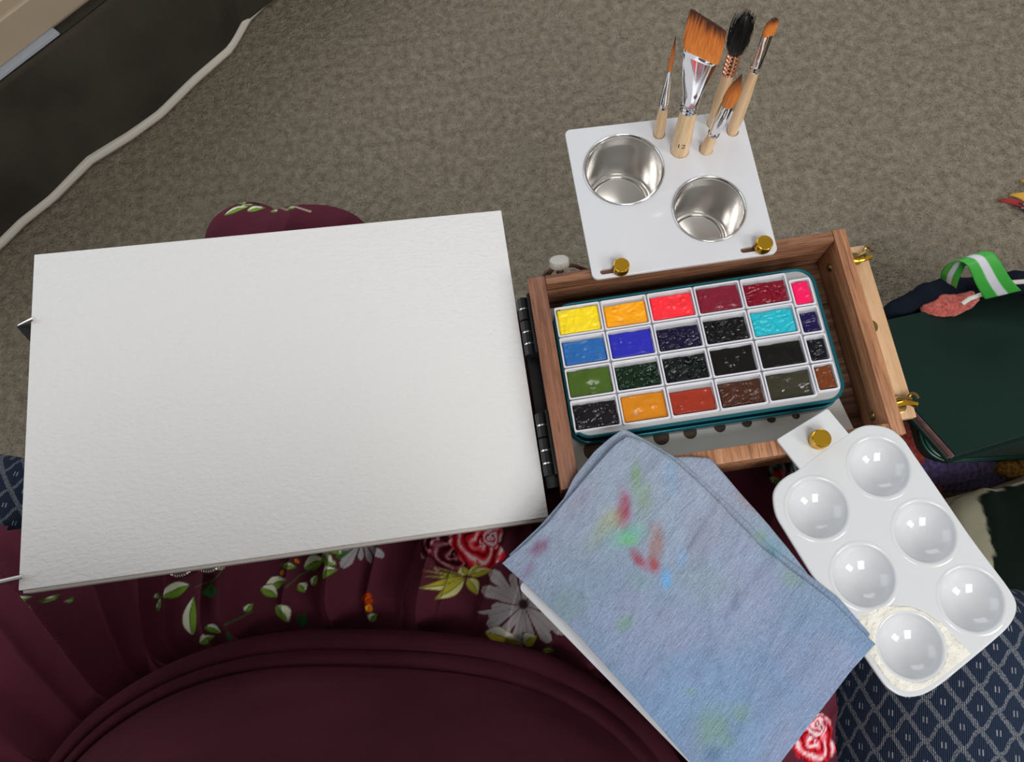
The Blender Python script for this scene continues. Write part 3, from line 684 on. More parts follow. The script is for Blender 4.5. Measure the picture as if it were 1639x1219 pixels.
# ------------------------------------------------------------------ pans of paint
def paint_mesh(x0, x1, y0, y1, kind, seed, amp):
    nx = int((x1 - x0) / .45); ny = int((y1 - y0) / .45); gx, gy = np.meshgrid(np.linspace(x0, x1, nx), np.linspace(y0, y1, ny))
    ex = np.minimum(gx - x0, x1 - gx); ey = np.minimum(gy - y0, y1 - gy); e = np.minimum(ex, ey)
    s = seed * 7.31
    warp = 2.5 * fbm(gx * .12 + s, gy * .12, 3); n1 = fbm(gx * .28 + s + warp, gy * .34 + s + warp * .7, 4)
    n2 = 1 - np.abs(2 * vnoise(gx * .35 + s * 2 + warp * 1.6, gy * .42 + warp) - 1)
    if kind == 'smooth': h = 2.4 * amp * (.35 * (fbm(gx * .06 + s, gy * .06, 2) - .5) * 4 + .12 * n2)
    elif kind == 'mid': h = amp * ((fbm(gx * .13 + s + warp * .6, gy * .16 + s, 3) - .45) * 2.4 + (n2 ** 4 - .2) * .55)
    else: h = amp * ((n1 - .47) * 1.7 + (n2 ** 3 - .3) * 1.2)
    if kind == 'swirl':
        cx, cy = x0 + (x1 - x0) * .64, y0 + (y1 - y0) * .52; d = np.hypot(gx - cx, gy - cy); th = np.arctan2(gy - cy, gx - cx)
        h = amp * (.5 * np.exp(-(d - 3) ** 2 / 1.5) * (.5 + .5 * np.sin(th + 1)) + .35 * np.exp(-(d - 7.5) ** 2 / 5) * (.5 + .5 * np.sin(th + 4)))
    if kind != 'rough':
        rs = np.random.RandomState(seed + 3)
        for _ in range(5):
            bx_, by_ = x0 + 3 + rs.rand() * (x1 - x0 - 6), y0 + 3 + rs.rand() * (y1 - y0 - 6); rr_ = 1.3 + 2.2 * rs.rand()
            dx_, dy_ = (gx - bx_), (gy - by_) * (1 + rs.rand()); h = h + (.55 + .5 * rs.rand()) * (1 if rs.rand() > .35 else -1) * np.exp(-(dx_ ** 2 + dy_ ** 2) / rr_ ** 2)
        h = h + 1.0 * np.exp(-e / 1.7) - .25
    lim = .3 + 1.1 * vnoise(gx * .25 + s, gy * .25 + 9)
    edge = sm(0, 1.0, e - (lim - .3) * .35)
    top = -1.5 + h * sm(0, 1.4, e); z = top * edge + (-3.4) * (1 - edge)
    return np.stack([gx, gy, z], -1)
def paint_mat(i, c, rough, var=None):
    return mat('paint_%02d' % i, c, rough, spec=.28 if rough < .2 else .4, var=var, vscale=160, bump=[(230, .25 if rough < .3 else .4, (1, 1, 1))])
rows = [
 [('bright yellow', (244, 216, 24), 'mid', .9, .34), ('golden yellow orange', (246, 164, 8), 'mid', .8, .3), ('coral red', (250, 44, 58), 'mid', .8, .3), ('crimson', (122, 18, 44), 'mid', .6, .25), ('glossy dark cherry red', (124, 6, 34), 'rough', 1.0, .14)],
 [('mid blue', (34, 98, 168), 'mid', .7, .32), ('smooth ultramarine blue', (38, 40, 172), 'swirl', 1.1, .2), ('glossy midnight indigo', (16, 8, 48), 'rough', 1.1, .12), ('blue-black rough', (7, 9, 14), 'rough', 1.0, .14), ('turquoise', (24, 178, 196), 'rough', .8, .34)],
 [('olive green', (66, 92, 26), 'smooth', .9, .25), ('very dark bottle green', (8, 36, 18), 'rough', 1.4, .1), ('green-black crinkled', (9, 18, 17), 'rough', 1.5, .09), ('smooth warm black', (15, 12, 12), 'smooth', .8, .12), ('smooth neutral black', (14, 14, 13), 'smooth', .7, .12)],
 [('purple-black', (20, 17, 24), 'rough', .7, .1), ('yellow ochre', (204, 126, 14), 'smooth', .8, .24), ('brick red-brown', (150, 46, 26), 'smooth', .6, .2), ('chocolate brown', (70, 38, 26), 'rough', .9, .18), ('greyed olive brown', (50, 48, 34), 'smooth', 1.0, .22)],
]
halfs = [('hot pink', (236, 12, 90), 'mid', .6, .3), ('dark violet blue', (24, 14, 72), 'rough', .9, .12), ('navy black', (8, 12, 22), 'rough', 1.0, .1), ('small glossy chestnut brown', (112, 56, 26), 'rough', .7, .16)]
rown = ['far row', 'second row', 'third row', 'near row']; hypos = [(-5.6, -24.4), (-24.8, -43.1), (-43.6, -61.9), (-62.4, -80.6)]
def make_pan(x0, x1, y0, y1, spec, lab, grp, i):
    cname, c, kind, amp, rough = spec
    t = empty('paint_pan', ((x0 + x1) / 2, (y0 + y1) / 2, -13), lab, 'paint pan', grp)
    w = 1.15; st = [(1.6, -13.5), (.9, -12.5), (.1, -.6), (.3, -.1), (.6, 0), (w, -.3), (w + .2, -3), (w + .6, -9), (w + 2.2, -9.5)]
    G = np.array([[(p[0], p[1], z) for p in rounded([(x0 + o_, y0 + o_), (x1 - o_, y0 + o_), (x1 - o_, y1 - o_), (x0 + o_, y1 - o_)], 1.1, 3)] for o_, z in st])
    mb = MB().grid(G, close_u=True); n = G.shape[1]; mb.f.append(tuple(range(n))[::-1]); mb.f.append(tuple((len(st) - 1) * n + k for k in range(n)))
    mb.build('pan_shell', M['pan'], t, ang=40)
    far = 1.6 + (i * 37 % 10) * .22
    p = MB().grid(paint_mesh(x0 + w - .05, x1 - w + .05, y0 + w - .05, y1 - w * (far - .5), kind, i + 1, amp)); p.build('paint', paint_mat(i, c, rough), t, ang=None)
for r in range(4):
    for c in range(5):
        x0 = c * 30.05 + .15; y1 = -r * 20.74 - .15 - (0 if c else 2.4) * 0
        # wells sag a little towards the near-left corner like the photograph
        make_pan(x0 + .1, x0 + 29.75, y1 - 20.35, y1, rows[r][c], 'white pan of %s paint, %s of the tin' % (rows[r][c][0], rown[r]), 'full pans of paint in the tin', r * 5 + c)
for r, (a, b) in enumerate(hypos):
    make_pan(150.6, 164.6, b, a, halfs[r], 'half-size white pan of %s paint at right end of the tin' % halfs[r][0], 'half pans of paint in the tin', 20 + r)

# ------------------------------------------------------------------ white cup holder on the far rail
def thumbscrew(x, y, z, r, label, m=None, stem=30):
    t = empty('thumbscrew', (x, y, z), label, 'screw', 'brass thumbscrews')
    MB().lathe([(r * .72, 0), (r * .72, .8), (r * .99, 1.0), (r, 1.6)], (x, y, z), 40).build('collar', M['brass'], t, ang=30)
    knurl('knurled_head', (x, y, z + 1.4), r, 6.4, (0, 0, 1), M['brass'], t, n=34)
    MB().lathe([(r * .86, 0), (r * .84, .25), (0, .3)], (x, y, z + 7.75), 40, close=False).build('head_top', M['brass'], t, ang=30)
    MB().tube([(x, y, z - 6), (x, y, z + 1)], 1.7, 12).build('threaded_shank', M['brass_dull'], t)
P4 = [(27.4, 12.2), (145.6, 9.8), (147.2, 116.4), (28.8, 123.4)]
P4 = [tuple(at(*q, 8)[:2]) for q in ((949, 447), (1246, 404), (1187, 176), (903, 208))]
cx1, cy1, cx2, cy2 = 61.3, 86.0, 110.0, 48.0
bh = [(89.3, 108.6, 3.9), (100.3, 94.0, 6.1), (126.6, 110.0, 4.4), (137.6, 102.0, 3.9), (117.3, 91.6, 4.5)]
def slot(x0, x1, y, r, dy=0):
    return [(x0 - r * math.sin(a), y + r * math.cos(a)) for a in np.linspace(0, math.pi, 9)] + [(x1 + r * math.sin(a), y - r * math.cos(a)) for a in np.linspace(0, math.pi, 9)]
loops = [rounded(P4, 4.0), circle(cx1, cy1, 26.4, 64), circle(cx2, cy2, 23.4, 64)] + [circle(x, y, r, 24) for x, y, r in bh] + [slot(34.8, 46, 15.9, 1.8), slot(125, 136.5, 15.9, 1.8)]
o = plate(loops, 5, 8, .5).build('cup_holder', M['acrylic'], loc=(88, 60, 5)); tag(o, 'square white acrylic holder plate on the far rail with cups and standing brushes', 'holder')
thumbscrew(45.9, 15.2, 8, 5.1, 'brass thumbscrew in the left slot of the cup holder', stem=1); thumbscrew(136.4, 15.4, 8, 5.2, 'brass thumbscrew in the right slot of the cup holder')
def cup(x, y, r, d, lab):
    t = empty('metal_cup', (x, y, 8 - d), lab, 'cup', 'steel water cups in the holder')
    prof = [(r * .62, 8.6 - d), (r * .86, 8.2 - d), (r * .9, 8 - d + 2), (r * .9, 8 - d + 4), (r * .955, 8 - d + 12), (r * .96, 7.6), (r + .5, 8.1), (r + 1.0, 8.6), (r + .9, 9.3), (r + .1, 9.5), (r * .97 - .2, 8.9)]
    MB().lathe([(0, 8.6 - d)] + prof[:-5], (x, y, 0), 72, close=False).build('cup_wall', M['steel'], t, ang=30, flip=False)
    MB().lathe([(r * .955, 7.4), (r + .3, 8.05), (r + .8, 8.3), (r + .8, 8.9), (r + .3, 9.2), (r - .15, 8.9), (r - .5, 8.0)], (x, y, 0), 72, close=False).build('rim', M['steel_rim'], t, ang=80)
    z0 = 8 - d
    MB().lathe([(r - .5, 8.1), (r * .965, 4.0), (r * .945 - .4, z0 + 12), (r * .89 - .6, z0 + 5.5), (r * .86, z0 + 3.6), (r * .80, z0 + 3.2), (r * .76, z0 + 3.9), (r * .74, z0 + 2.8), (r * .70, z0 + 2.4), (0, z0 + 2.4)], (x, y, 0), 72, close=False).build('cup_inside', M['steel'], t, ang=28)
cup(cx1, cy1, 26, 46, 'larger steel water cup, left of the standing brushes'); cup(cx2, cy2, 23, 44, 'smaller steel water cup nearest the right thumbscrew')

# ------------------------------------------------------------------ brushes standing in the holder
M['hair'] = mat('orange_bristle', (176, 92, 34), .55, var=(120, 58, 22), vscale=1, vstretch=(1600, 1600, 60), bump=[(1, .3, (2600, 2600, 60))], spec=.4, sheen=.2)
M['hair_dark'] = mat('dark_bristle_tip', (72, 40, 26), .6, var=(44, 26, 18), vscale=1, vstretch=(1600, 1600, 60), bump=[(1, .3, (2600, 2600, 60))])
M['hair_black'] = mat('black_hair', (16, 16, 17), .5)
M['ink'] = mat('black_print', (24, 22, 22), .6)
def hair_attr():
    return mat('bristles', (255, 255, 255), .5, attr=True, var=(225, 212, 200), vscale=1, vstretch=(1500, 1500, 40), bump=[(1, .35, (2600, 2600, 50))], spec=.4)
M['bristle'] = hair_attr()
def brush(base, top, hb, spec, lab, name):
    """base/top: axis points at plate top and at ferrule start; spec: list of rings (dist from base along axis, half width, half depth)"""
    b = Vector(base); tpt = Vector(top); A = (tpt - b).normalized()
    wdir = Vector(spec.get('wdir', (1, 0, 0))); X = (wdir - A * wdir.dot(A)).normalized(); Y = A.cross(X)
    t = empty(name, b - A * 34, lab, 'brush', 'paint brushes standing in the holder')
    def sweep(rings, n=36, cap=True, skew=0, e=2.0):
        rings = [q if len(q) == 4 else (*q, 0) for q in rings]
        V = []; mb = MB()
        for (h, w, d, skew) in rings:
            for k in range(n):
                a = 2 * math.pi * k / n; cx_ = math.copysign(abs(math.cos(a)) ** (2 / e), math.cos(a)); cy_ = math.copysign(abs(math.sin(a)) ** (2 / e), math.sin(a))
                V.append(b + A * (h + skew * cx_ * w) + X * cx_ * w + Y * cy_ * d)
        m_ = len(rings); F_ = [(i * n + k, i * n + (k + 1) % n, (i + 1) * n + (k + 1) % n, (i + 1) * n + k) for i in range(m_ - 1) for k in range(n)]
        if cap: F_.append(tuple(range(n))[::-1]); F_.append(tuple((m_ - 1) * n + k for k in range(n)))
        return mb.add(V, F_)
    hd = sweep(spec['handle']).build('handle', M['birch'], t, ang=50)
    fm = spec.get('fmat', M['chrome'])
    if 'fsweep' in spec: fe = spec['fsweep'](b, A, X, Y).build('ferrule', fm, t, ang=50)
    else: fe = sweep(spec['ferrule']).build('ferrule', fm, t, ang=32)
    if 'hair' in spec: spec['hair'](b, A, X, Y, t)
    return t, b, A, X, Y
def hairs(mode, h0, w0, d0, h1, tipc, n=40, m=26, skew=0, tips=None, pinch=1.0):
    """solid tuft coloured from orange root to dark tip"""
    def f(b, A, X, Y, t):
        V = []; C_ = []; mb = MB()
        c1 = lin((226, 138, 62)); c2 = lin((205, 116, 50)); c3 = lin((60, 36, 28))
        for i in range(m):
            q = i / (m - 1)
            if mode == 'flat': w = w0 * (1 + .06 * math.sin(q * 3)) * (1 - .06 * q); d = d0 * (1 - .72 * q)
            elif mode == 'round':
                w = w0 * (1 + pinch * .55 * math.sin(math.pi * min(1, q * 1.15))) * (1 - q ** 2.2) + .12; d = w * d0 / w0
            else: w = w0 * (1 + .05 * math.sin(q * 3)) * math.sqrt(max(0.02, 1 - max(0, (q - .62) / .4) ** 2)); d = d0 * (1 - .7 * q)
            for k in range(n):
                a = 2 * math.pi * k / n; ca_, sa_ = math.cos(a), math.sin(a); e = 1 if mode == 'round' else .55
                cx_ = math.copysign(abs(ca_) ** e, ca_); cy_ = math.copysign(abs(sa_) ** e, sa_)
                j = 1 + .05 * math.sin(k * 5.1 + i * .3) * (q > .1)
                hh = h0 + (h1 - h0) * q + skew * cx_ * w * (q if mode == 'flat' else 1) + (.4 * math.sin(k * 3.7) if i == m - 1 and mode != 'round' else 0)
                if mode == 'flat': hh += skew * cx_ * w * 0
                V.append(b + A * (hh + (spec_skew * cx_ * w)) + X * cx_ * w * j + Y * cy_ * d)
                s_ = float(sm(tipc, 1.0, q + .12 * math.sin(k * 2.9))); c = (c1 * (1 - q) + c2 * q) * (1 - s_) + c3 * s_; C_.append((*c, 1))
        F_ = [(i * n + k, i * n + (k + 1) % n, (i + 1) * n + (k + 1) % n, (i + 1) * n + k) for i in range(m - 1) for k in range(n)]; F_.append(tuple((m - 1) * n + k for k in range(n)))
        mb.add(V, F_); mb.build('bristles', M['bristle'], t, ang=50, colors=np.array(C_))
    spec_skew = 0
    if mode == 'flat': spec_skew = skew; skew = skew * .25
    return f
z = 8
def ax(pb_, zb, pt_, zt): return tuple(at(*pb_, zb)), tuple(at(*pt_, zt))
# 1 small round
B0 = (89.3, 108.9, 8); T0 = tuple(at(1081, 62, 96))
brush(B0, T0, 0, dict(handle=[(-34, 2.6, 2.6), (-10, 3.4, 3.4), (0, 3.7, 3.7), (12, 3.6, 3.6), (24, 3.1, 3.1), (30, 2.5, 2.5)],
  ferrule=[(27.5, 2.7, 2.7), (29, 3.2, 3.2), (30, 2.7, 2.7), (31, 3.15, 3.15), (32, 2.7, 2.7), (33, 3.1, 3.1), (34.5, 3.0, 3.0), (50, 2.2, 2.2), (63, 1.15, 1.15)],
  hair=hairs('round', 62, 1.1, 1.1, 90, .45, n=20, pinch=.35)), 'slim round brush with needle tip, leftmost in the holder', 'paint_brush')
# 2 wide angled wash brush
B0 = (100.3, 94.0, 8); T0 = (96.6, 97.2, 124)
Tt, b_, A_2, X_2, Y_2 = brush(B0, T0, 0, dict(wdir=(1, -.20, 0), handle=[(-34, 4.4, 4.4), (-8, 5.6, 5.6), (0, 6.0, 6.0), (14, 6.0, 6.0), (28, 5.6, 5.6), (38, 5.2, 5.2), (44, 4.9, 4.9)],
  ferrule=[(41, 5.1, 5.1), (42.5, 5.7, 5.7), (44, 5.1, 5.1), (45.5, 5.7, 5.7), (47, 5.1, 5.1), (48.5, 5.6, 5.5), (50, 5.2, 5.0), (58, 6.1, 4.6, 0), (68, 8.0, 3.8, -.1), (78, 9.6, 3.1, -.4), (84, 10.1, 2.8, -.55), (87.5, 10.5, 2.6, -.62), (88, 10.7, 2.8, -.62)],
  hair=hairs('flat', 87.5, 10.5, 2.5, 112, .62, n=64, skew=-.62)), 'wide slanted flat wash brush marked 12, tallest and broadest', 'paint_brush')
# slanted collar of the ferrule
# printed number on the handle
def digit(ch_, hpos, side, sc=1.0):
    cu = bpy.data.curves.new('t', 'FONT'); cu.body = ch_; cu.size = 6.0 * sc; cu.align_x = 'CENTER'; cu.align_y = 'CENTER'; cu.extrude = 0; 
    o_t = bpy.data.objects.new('t', cu); COL.objects.link(o_t); me = bpy.data.meshes.new_from_object(o_t); bpy.data.objects.remove(o_t)
    bm = bmesh.new(); bm.from_mesh(me); bmesh.ops.triangulate(bm, faces=bm.faces[:]); bmesh.ops.subdivide_edges(bm, edges=bm.edges[:], cuts=1)
    out = MB(); V = []
    view = Vector((-.35, -1, 0)); R0 = 6.08
    for v in bm.verts:
        # text runs around the handle, facing the sitter
        an = math.atan2(view.y, view.x) + v.co.x / R0 * 1.0
        V.append(Vector((math.cos(an) * R0, math.sin(an) * R0, 0)) + b_ + A_2 * (hpos + v.co.y))
    fs = [tuple(v.index for v in f.verts) for f in bm.faces]; out.add(V, fs); bm.free(); return out
digit('12', 12, 0).build('size_number', M['ink'], Tt, ang=None)
# 3 black mop with copper wire binding
B0 = (126.4, 110.4, 8); T0 = tuple(at(1192, 32, 103))
Tt3, b3, A3_, X3, Y3 = brush(B0, T0, 0, dict(fmat=M['copper'], handle=[(-34, 3.4, 3.4), (0, 4.2, 4.2), (20, 4.2, 4.2), (40, 3.7, 3.7), (53, 3.4, 3.4)],
  ferrule=[(51, 3.6, 3.6)] + [q for k in range(5) for q in ((52 + k * 3.4, 3.65, 3.65), (52.8 + k * 3.4, 4.25 - .1 * (k == 4), 4.25), (54.2 + k * 3.4, 4.25, 4.25), (55 + k * 3.4, 3.65, 3.65))] + [(70, 3.7, 3.7)]), 'black bushy mop brush with copper wire binding, behind the others', 'paint_brush')
rnd = random.Random(5); hb_ = MB()
core = [(0, 3.2), (8, 5.2), (16, 5.6), (24, 4.2), (30, 1.5), (31, .2)]
hb_.lathe([(r_, h_) for h_, r_ in core], b3 + A3_ * 68, 20, axis=A3_)
for i in range(520):
    a = rnd.uniform(0, 2 * math.pi); q = rnd.random() ** .5; d = X3 * math.cos(a) + Y3 * math.sin(a); L = rnd.uniform(24, 36) - 5 * q; sp = rnd.uniform(.8, 1.35)
    pts = [b3 + A3_ * 68 + d * 2.9 * q, b3 + A3_ * (68 + L * .35) + d * 5.2 * q * sp, b3 + A3_ * (68 + L * .75) + d * 5.6 * q * sp, b3 + A3_ * (68 + L) + d * (4.6 * q * sp) + Vector((rnd.uniform(-1, 1), rnd.uniform(-1, 1), 0)) * .8]
    hb_.tube(pts, [.2, .2, .16, .04], 3, cap=False)
hb_.build('bristles', M['hair_black'], Tt3, ang=None)['kind'] = 'stuff'
# 4 tall filbert at right
B0 = (137.4, 101.9, 8); T0 = tuple(at(1238, 32, 108))
brush(B0, T0, 0, dict(wdir=(1, .15, 0), handle=[(-34, 2.8, 2.8), (0, 3.5, 3.5), (14, 3.9, 3.9), (34, 3.7, 3.7), (52, 3.0, 3.0), (62, 2.5, 2.5)],
  ferrule=[(60, 2.7, 2.7), (61.5, 3.1, 3.1), (62.5, 2.7, 2.7), (63.5, 3.1, 3.1), (64.5, 2.7, 2.7), (66, 3.0, 3.0), (75, 3.2, 2.7), (88, 3.5, 2.0), (90, 3.6, 1.9)],
  hair=hairs('filbert', 89.5, 3.5, 1.8, 101, .55, n=32)), 'tall narrow filbert brush with rounded tip, rightmost in the holder', 'paint_brush')
# 5 medium pointed round
B0 = (117.3, 91.2, 8); T0 = tuple(at(1187, 120, 84))
brush(B0, T0, 0, dict(handle=[(-34, 3.4, 3.4), (-6, 4.1, 4.1), (0, 4.2, 4.2), (8, 3.9, 3.9), (16, 3.3, 3.3), (22, 3.1, 3.1)],
  ferrule=[(18, 3.3, 3.3), (19, 3.8, 3.8), (20.2, 3.3, 3.3), (21.2, 3.8, 3.8), (22.4, 3.4, 3.4), (24, 3.8, 3.8), (34, 3.9, 3.9), (48, 4.0, 4.0), (50, 3.8, 3.8)],
  hair=hairs('round', 49.5, 3.6, 3.6, 77, .42, n=36, pinch=.45)), 'short round brush with fat pointed tip in front of two tall ones', 'paint_brush')

# ------------------------------------------------------------------ six-well palette on the front rail
PO = np.array([164.6, -178.9]); UU = np.array([.930, .367]); VV = np.array([.367, -.930])
def pp(u, v): q = PO + UU * u + VV * v; return (q[0], q[1])
outl = [pp(-42, -64), pp(-35, -64), pp(-35, -85.5), pp(0.5, -85.5), pp(0.5, -66), pp(42.2, -66), pp(42.2, 66), pp(-42.2, 66)]
outl = [pp(42.4, 67), pp(42.4, -66.5), pp(1.5, -66.5), pp(1.5, -87), pp(-34.5, -85), pp(-36.0, -65.5), pp(-43.4, -65.5), pp(-42.4, 67)]
wells = [tuple(at(px, py, 8)[:2]) for px, py in ((1408, 747), (1309, 813), (1481, 851), (1383, 921), (1556, 959), (1458, 1033))]
WR = 16.9
def smooth_loop(px, z, sub=4):
    P = [at(x, y, z)[:2] for x, y in px]; out = []; n = len(P)
    for i in range(n):
        p0, p1, p2, p3 = P[i - 1], P[i], P[(i + 1) % n], P[(i + 2) % n]
        for k in range(sub):
            t = k / sub; out.append(tuple(.5 * ((2 * p1) + (p2 - p0) * t + (2 * p0 - 5 * p1 + 4 * p2 - p3) * t * t + (3 * p1 - p0 - 3 * p2 + p3) * t ** 3)))
    return out
body_px = [(1277, 752), (1300, 733), (1335, 708), (1359, 693), (1376, 683), (1396, 679.5), (1424, 685), (1446, 702), (1462, 725), (1500, 780), (1552, 856), (1590, 907), (1616, 942), (1627, 963), (1627, 980), (1619, 997), (1605, 1013), (1570, 1043), (1535, 1072), (1505, 1096), (1477, 1112), (1448, 1115), (1424, 1103), (1406, 1082), (1360, 1014), (1315, 944), (1285, 896), (1258, 852), (1243, 826), (1238, 803), (1239, 786), (1248, 771), (1262, 760)]
body = smooth_loop(body_px, 8, 3)
pal = empty('palette', (164.6, -178.9, -2), 'white six-well plastic palette fixed to the front rail with a brass thumbscrew', 'palette')
hole_loops = [circle(x, y, WR + .7, 72) for x, y in wells]
plate([body] + hole_loops, 5.2, 8, .9).build('palette_body', M['plastic'], pal, ang=50)
tabp = [at(x, y, 8)[:2] for x, y in ((1243, 703), (1325, 653), (1366, 702), (1285, 756))]
plate([rounded(tabp, [1.4, 1.4, .2, .2]), circle(*at(1309, 703, 8)[:2], 2.2, 20)], 5.2, 7.9, .5).build('fixing_tab', M['plastic'], pal, ang=50)
for (x, y) in wells:
    R_s = 19.2; zc = 8; dep = 10.5; prf = []
    Rs = (WR ** 2 + dep ** 2) / (2 * dep)
    for k in range(20):
        r = WR * .965 * k / 19; prf.append((r, 7.2 - dep + (Rs - math.sqrt(Rs ** 2 - r ** 2))))
    prf += [(WR * .985, 7.45), (WR + .1, 7.9), (WR + .9, 8.25), (WR + 1.8, 8.25), (WR + 2.6, 7.95)]
    MB().lathe(prf, (x, y, 0), 72, close=False).build('well', M['plastic'], pal, ang=70)
# dried white residue around the near-left well
wx, wy = wells[5]; V = []; ths = np.linspace(0, 2 * math.pi, 181)[:-1]; NR = 16
G = np.zeros((NR, 180, 3)); fade = np.zeros((NR, 180))
from_poly = np.array(body)
def ray_out(th):
    d = np.array([math.cos(th), math.sin(th)]); best = 99; n = len(from_poly); c = np.array([wx, wy])
    for i in range(0, n):
        a = from_poly[i] - c; b = from_poly[(i + 1) % n] - c; e = b - a; den = d[0] * e[1] - d[1] * e[0]
        if abs(den) < 1e-9: continue
        t = (a[0] * e[1] - a[1] * e[0]) / den; s = (a[0] * d[1] - a[1] * d[0]) / den
        if t > 0 and 0 <= s <= 1: best = min(best, t)
    return best
for k, th in enumerate(ths):
    ro = ray_out(th) - 2.6; lim = WR + 2.0 + {0: 0}.get(0, 0)
    # how far the residue reaches in each direction
    deg = math.degrees(th) % 360
    reach = np.interp(deg, [0, 20, 35, 60, 90, 115, 135, 160, 180, 250, 300, 320, 340, 360], [6, 3, 1.2, .8, 2.0, 6, 10, 12, 12, 20, 20, 20, 16, 6])
    r1 = min(ro, WR + 2.2 + reach * (.82 + .3 * float(vnoise(k * .25, 3))))
    for j in range(NR):
        q = j / (NR - 1); r = (WR + 1.2) * (1 - q) + max(r1, WR + 1.6) * q
        h = (.75 * float(fbm(r * .45 + 3 * math.cos(th * 2), k * .16, 3)) + .25) * math.sin(math.pi * min(1, q * 1.06 + .02)) ** .4
        G[j, k] = (wx + r * math.cos(th), wy + r * math.sin(th), 8.05 + h - .35 * (j in (0, NR - 1)))
MB().grid(G, close_u=True).build('dried_residue', mat('cream_residue', (228, 226, 219), .6, var=(214, 211, 200), vscale=150, bump=[(600, .7, (1, 1, 1)), (220, 1.6, (1, 1, 1))]), pal, ang=None)
thumbscrew(*at(1308, 705, 8)[:2], 7.9, 5.6, 'brass thumbscrew on the tab of the six-well palette')

# ------------------------------------------------------------------ white tray below the cloth
tr = [at(x, y, 6) for x, y in ((827, 938), (1130, 1248), (1320, 1130), (1040, 800))]
o = plate([rounded([t[:2] for t in tr], [3.4, 6, 6, 6])], 3.2, 6, .5).build('flat_tray', M['acrylic'], loc=(60, -190, 3)); tag(o, 'flat white tray mostly hidden under the blue cloth, one long edge showing', 'tray')

# ------------------------------------------------------------------ blue cloth folded in layers
def curve(px, n, z):
    P = np.array(px, float); s = np.r_[0, np.cumsum(np.linalg.norm(np.diff(P, axis=0), axis=1))]; s /= s[-1]; t = np.linspace(0, 1, n)
    q = np.stack([np.interp(t, s, P[:, 0]), np.interp(t, s, P[:, 1])], 1)
    k = np.array([1, 2, 3, 2, 1.]) / 9 if n < 60 else np.hanning(max(5, n // 14)) / np.hanning(max(5, n // 14)).sum(); h = len(k) // 2
    for c in (0, 1):
        pad = np.r_[2 * q[0, c] - q[1:h + 1, c][::-1], q[:, c], 2 * q[-1, c] - q[-h - 1:-1, c][::-1]]; e0, e1 = q[0, c], q[-1, c]
        q[:, c] = np.convolve(pad, k, 'valid')[:n]; q[0, c] = e0; q[-1, c] = e1
    zz = np.interp(t, np.linspace(0, 1, len(z)), z)
    return np.array([at(a[0], a[1], b) for a, b in zip(q, zz)])
def coons(AB, DC, AD, BC, zs, nu, nv):
    """AB and DC run along v, AD and BC along u"""
    c1 = curve(AB, nv, zs[0]); c2 = curve(DC, nv, zs[1]); d1 = curve(AD, nu, zs[2]); d2 = curve(BC, nu, zs[3])
    u = np.linspace(0, 1, nu)[:, None, None]; v = np.linspace(0, 1, nv)[None, :, None]
    S = (1 - u) * c1[None] + u * c2[None] + (1 - v) * d1[:, None] + v * d2[:, None]
    S -= (1 - u) * (1 - v) * c1[0] + u * (1 - v) * c2[0] + (1 - u) * v * c1[-1] + u * v * c2[-1]
    return S
cl = empty('blue_cloth', (50, -170, 6), 'folded blue cotton cloth with paint stains, lying over the front of the paint box', 'cloth')
def cloth_mat():
    m = mat('dyed_blue_cotton', (140, 160, 186), .92, spec=.08, attr=True, sheen=.15)
    nt = m.node_tree; N = nt.nodes; L = nt.links; b = N['Principled BSDF']
    tc = N.new('ShaderNodeTexCoord'); mp = N.new('ShaderNodeMapping'); mp.inputs['Scale'].default_value = (150, 1700, 900)
    mp0 = N.new('ShaderNodeMapping'); mp0.inputs['Rotation'].default_value = (0, 0, math.radians(-40)); L.new(tc.outputs['Object'], mp0.inputs[0]); L.new(mp0.outputs[0], mp.inputs[0]); n = N.new('ShaderNodeTexNoise'); n.inputs['Scale'].default_value = 1; n.inputs['Detail'].default_value = 3; L.new(mp.outputs[0], n.inputs[0])
    n2 = N.new('ShaderNodeTexNoise'); n2.inputs['Scale'].default_value = 1100; n2.inputs['Detail'].default_value = 3; L.new(tc.outputs['Object'], n2.inputs[0])
    a = N.new('ShaderNodeMath'); L.new(n.outputs[0], a.inputs[0]); L.new(n2.outputs[0], a.inputs[1])
    bp = N.new('ShaderNodeBump'); bp.inputs['Distance'].default_value = .0006; L.new(a.outputs[0], bp.inputs['Height']); L.new(bp.outputs[0], b.inputs['Normal'])
    r = N.new('ShaderNodeMapRange'); r.inputs[1].default_value = .7; r.inputs[2].default_value = 1.3; r.inputs[3].default_value = .72; r.inputs[4].default_value = 1.16; L.new(a.outputs[0], r.inputs[0])
    x = N.new('ShaderNodeMix'); x.data_type = 'RGBA'; x.blend_type = 'MULTIPLY'; x.inputs['Factor'].default_value = 1; v = [q for q in N if q.type == 'VERTEX_COLOR'][0]
    L.new(v.outputs['Color'], x.inputs['A']); L.new(r.outputs[0], x.inputs['B']); L.new(x.outputs['Result'], b.inputs['Base Color'])
    return m
M['cloth'] = cloth_mat()
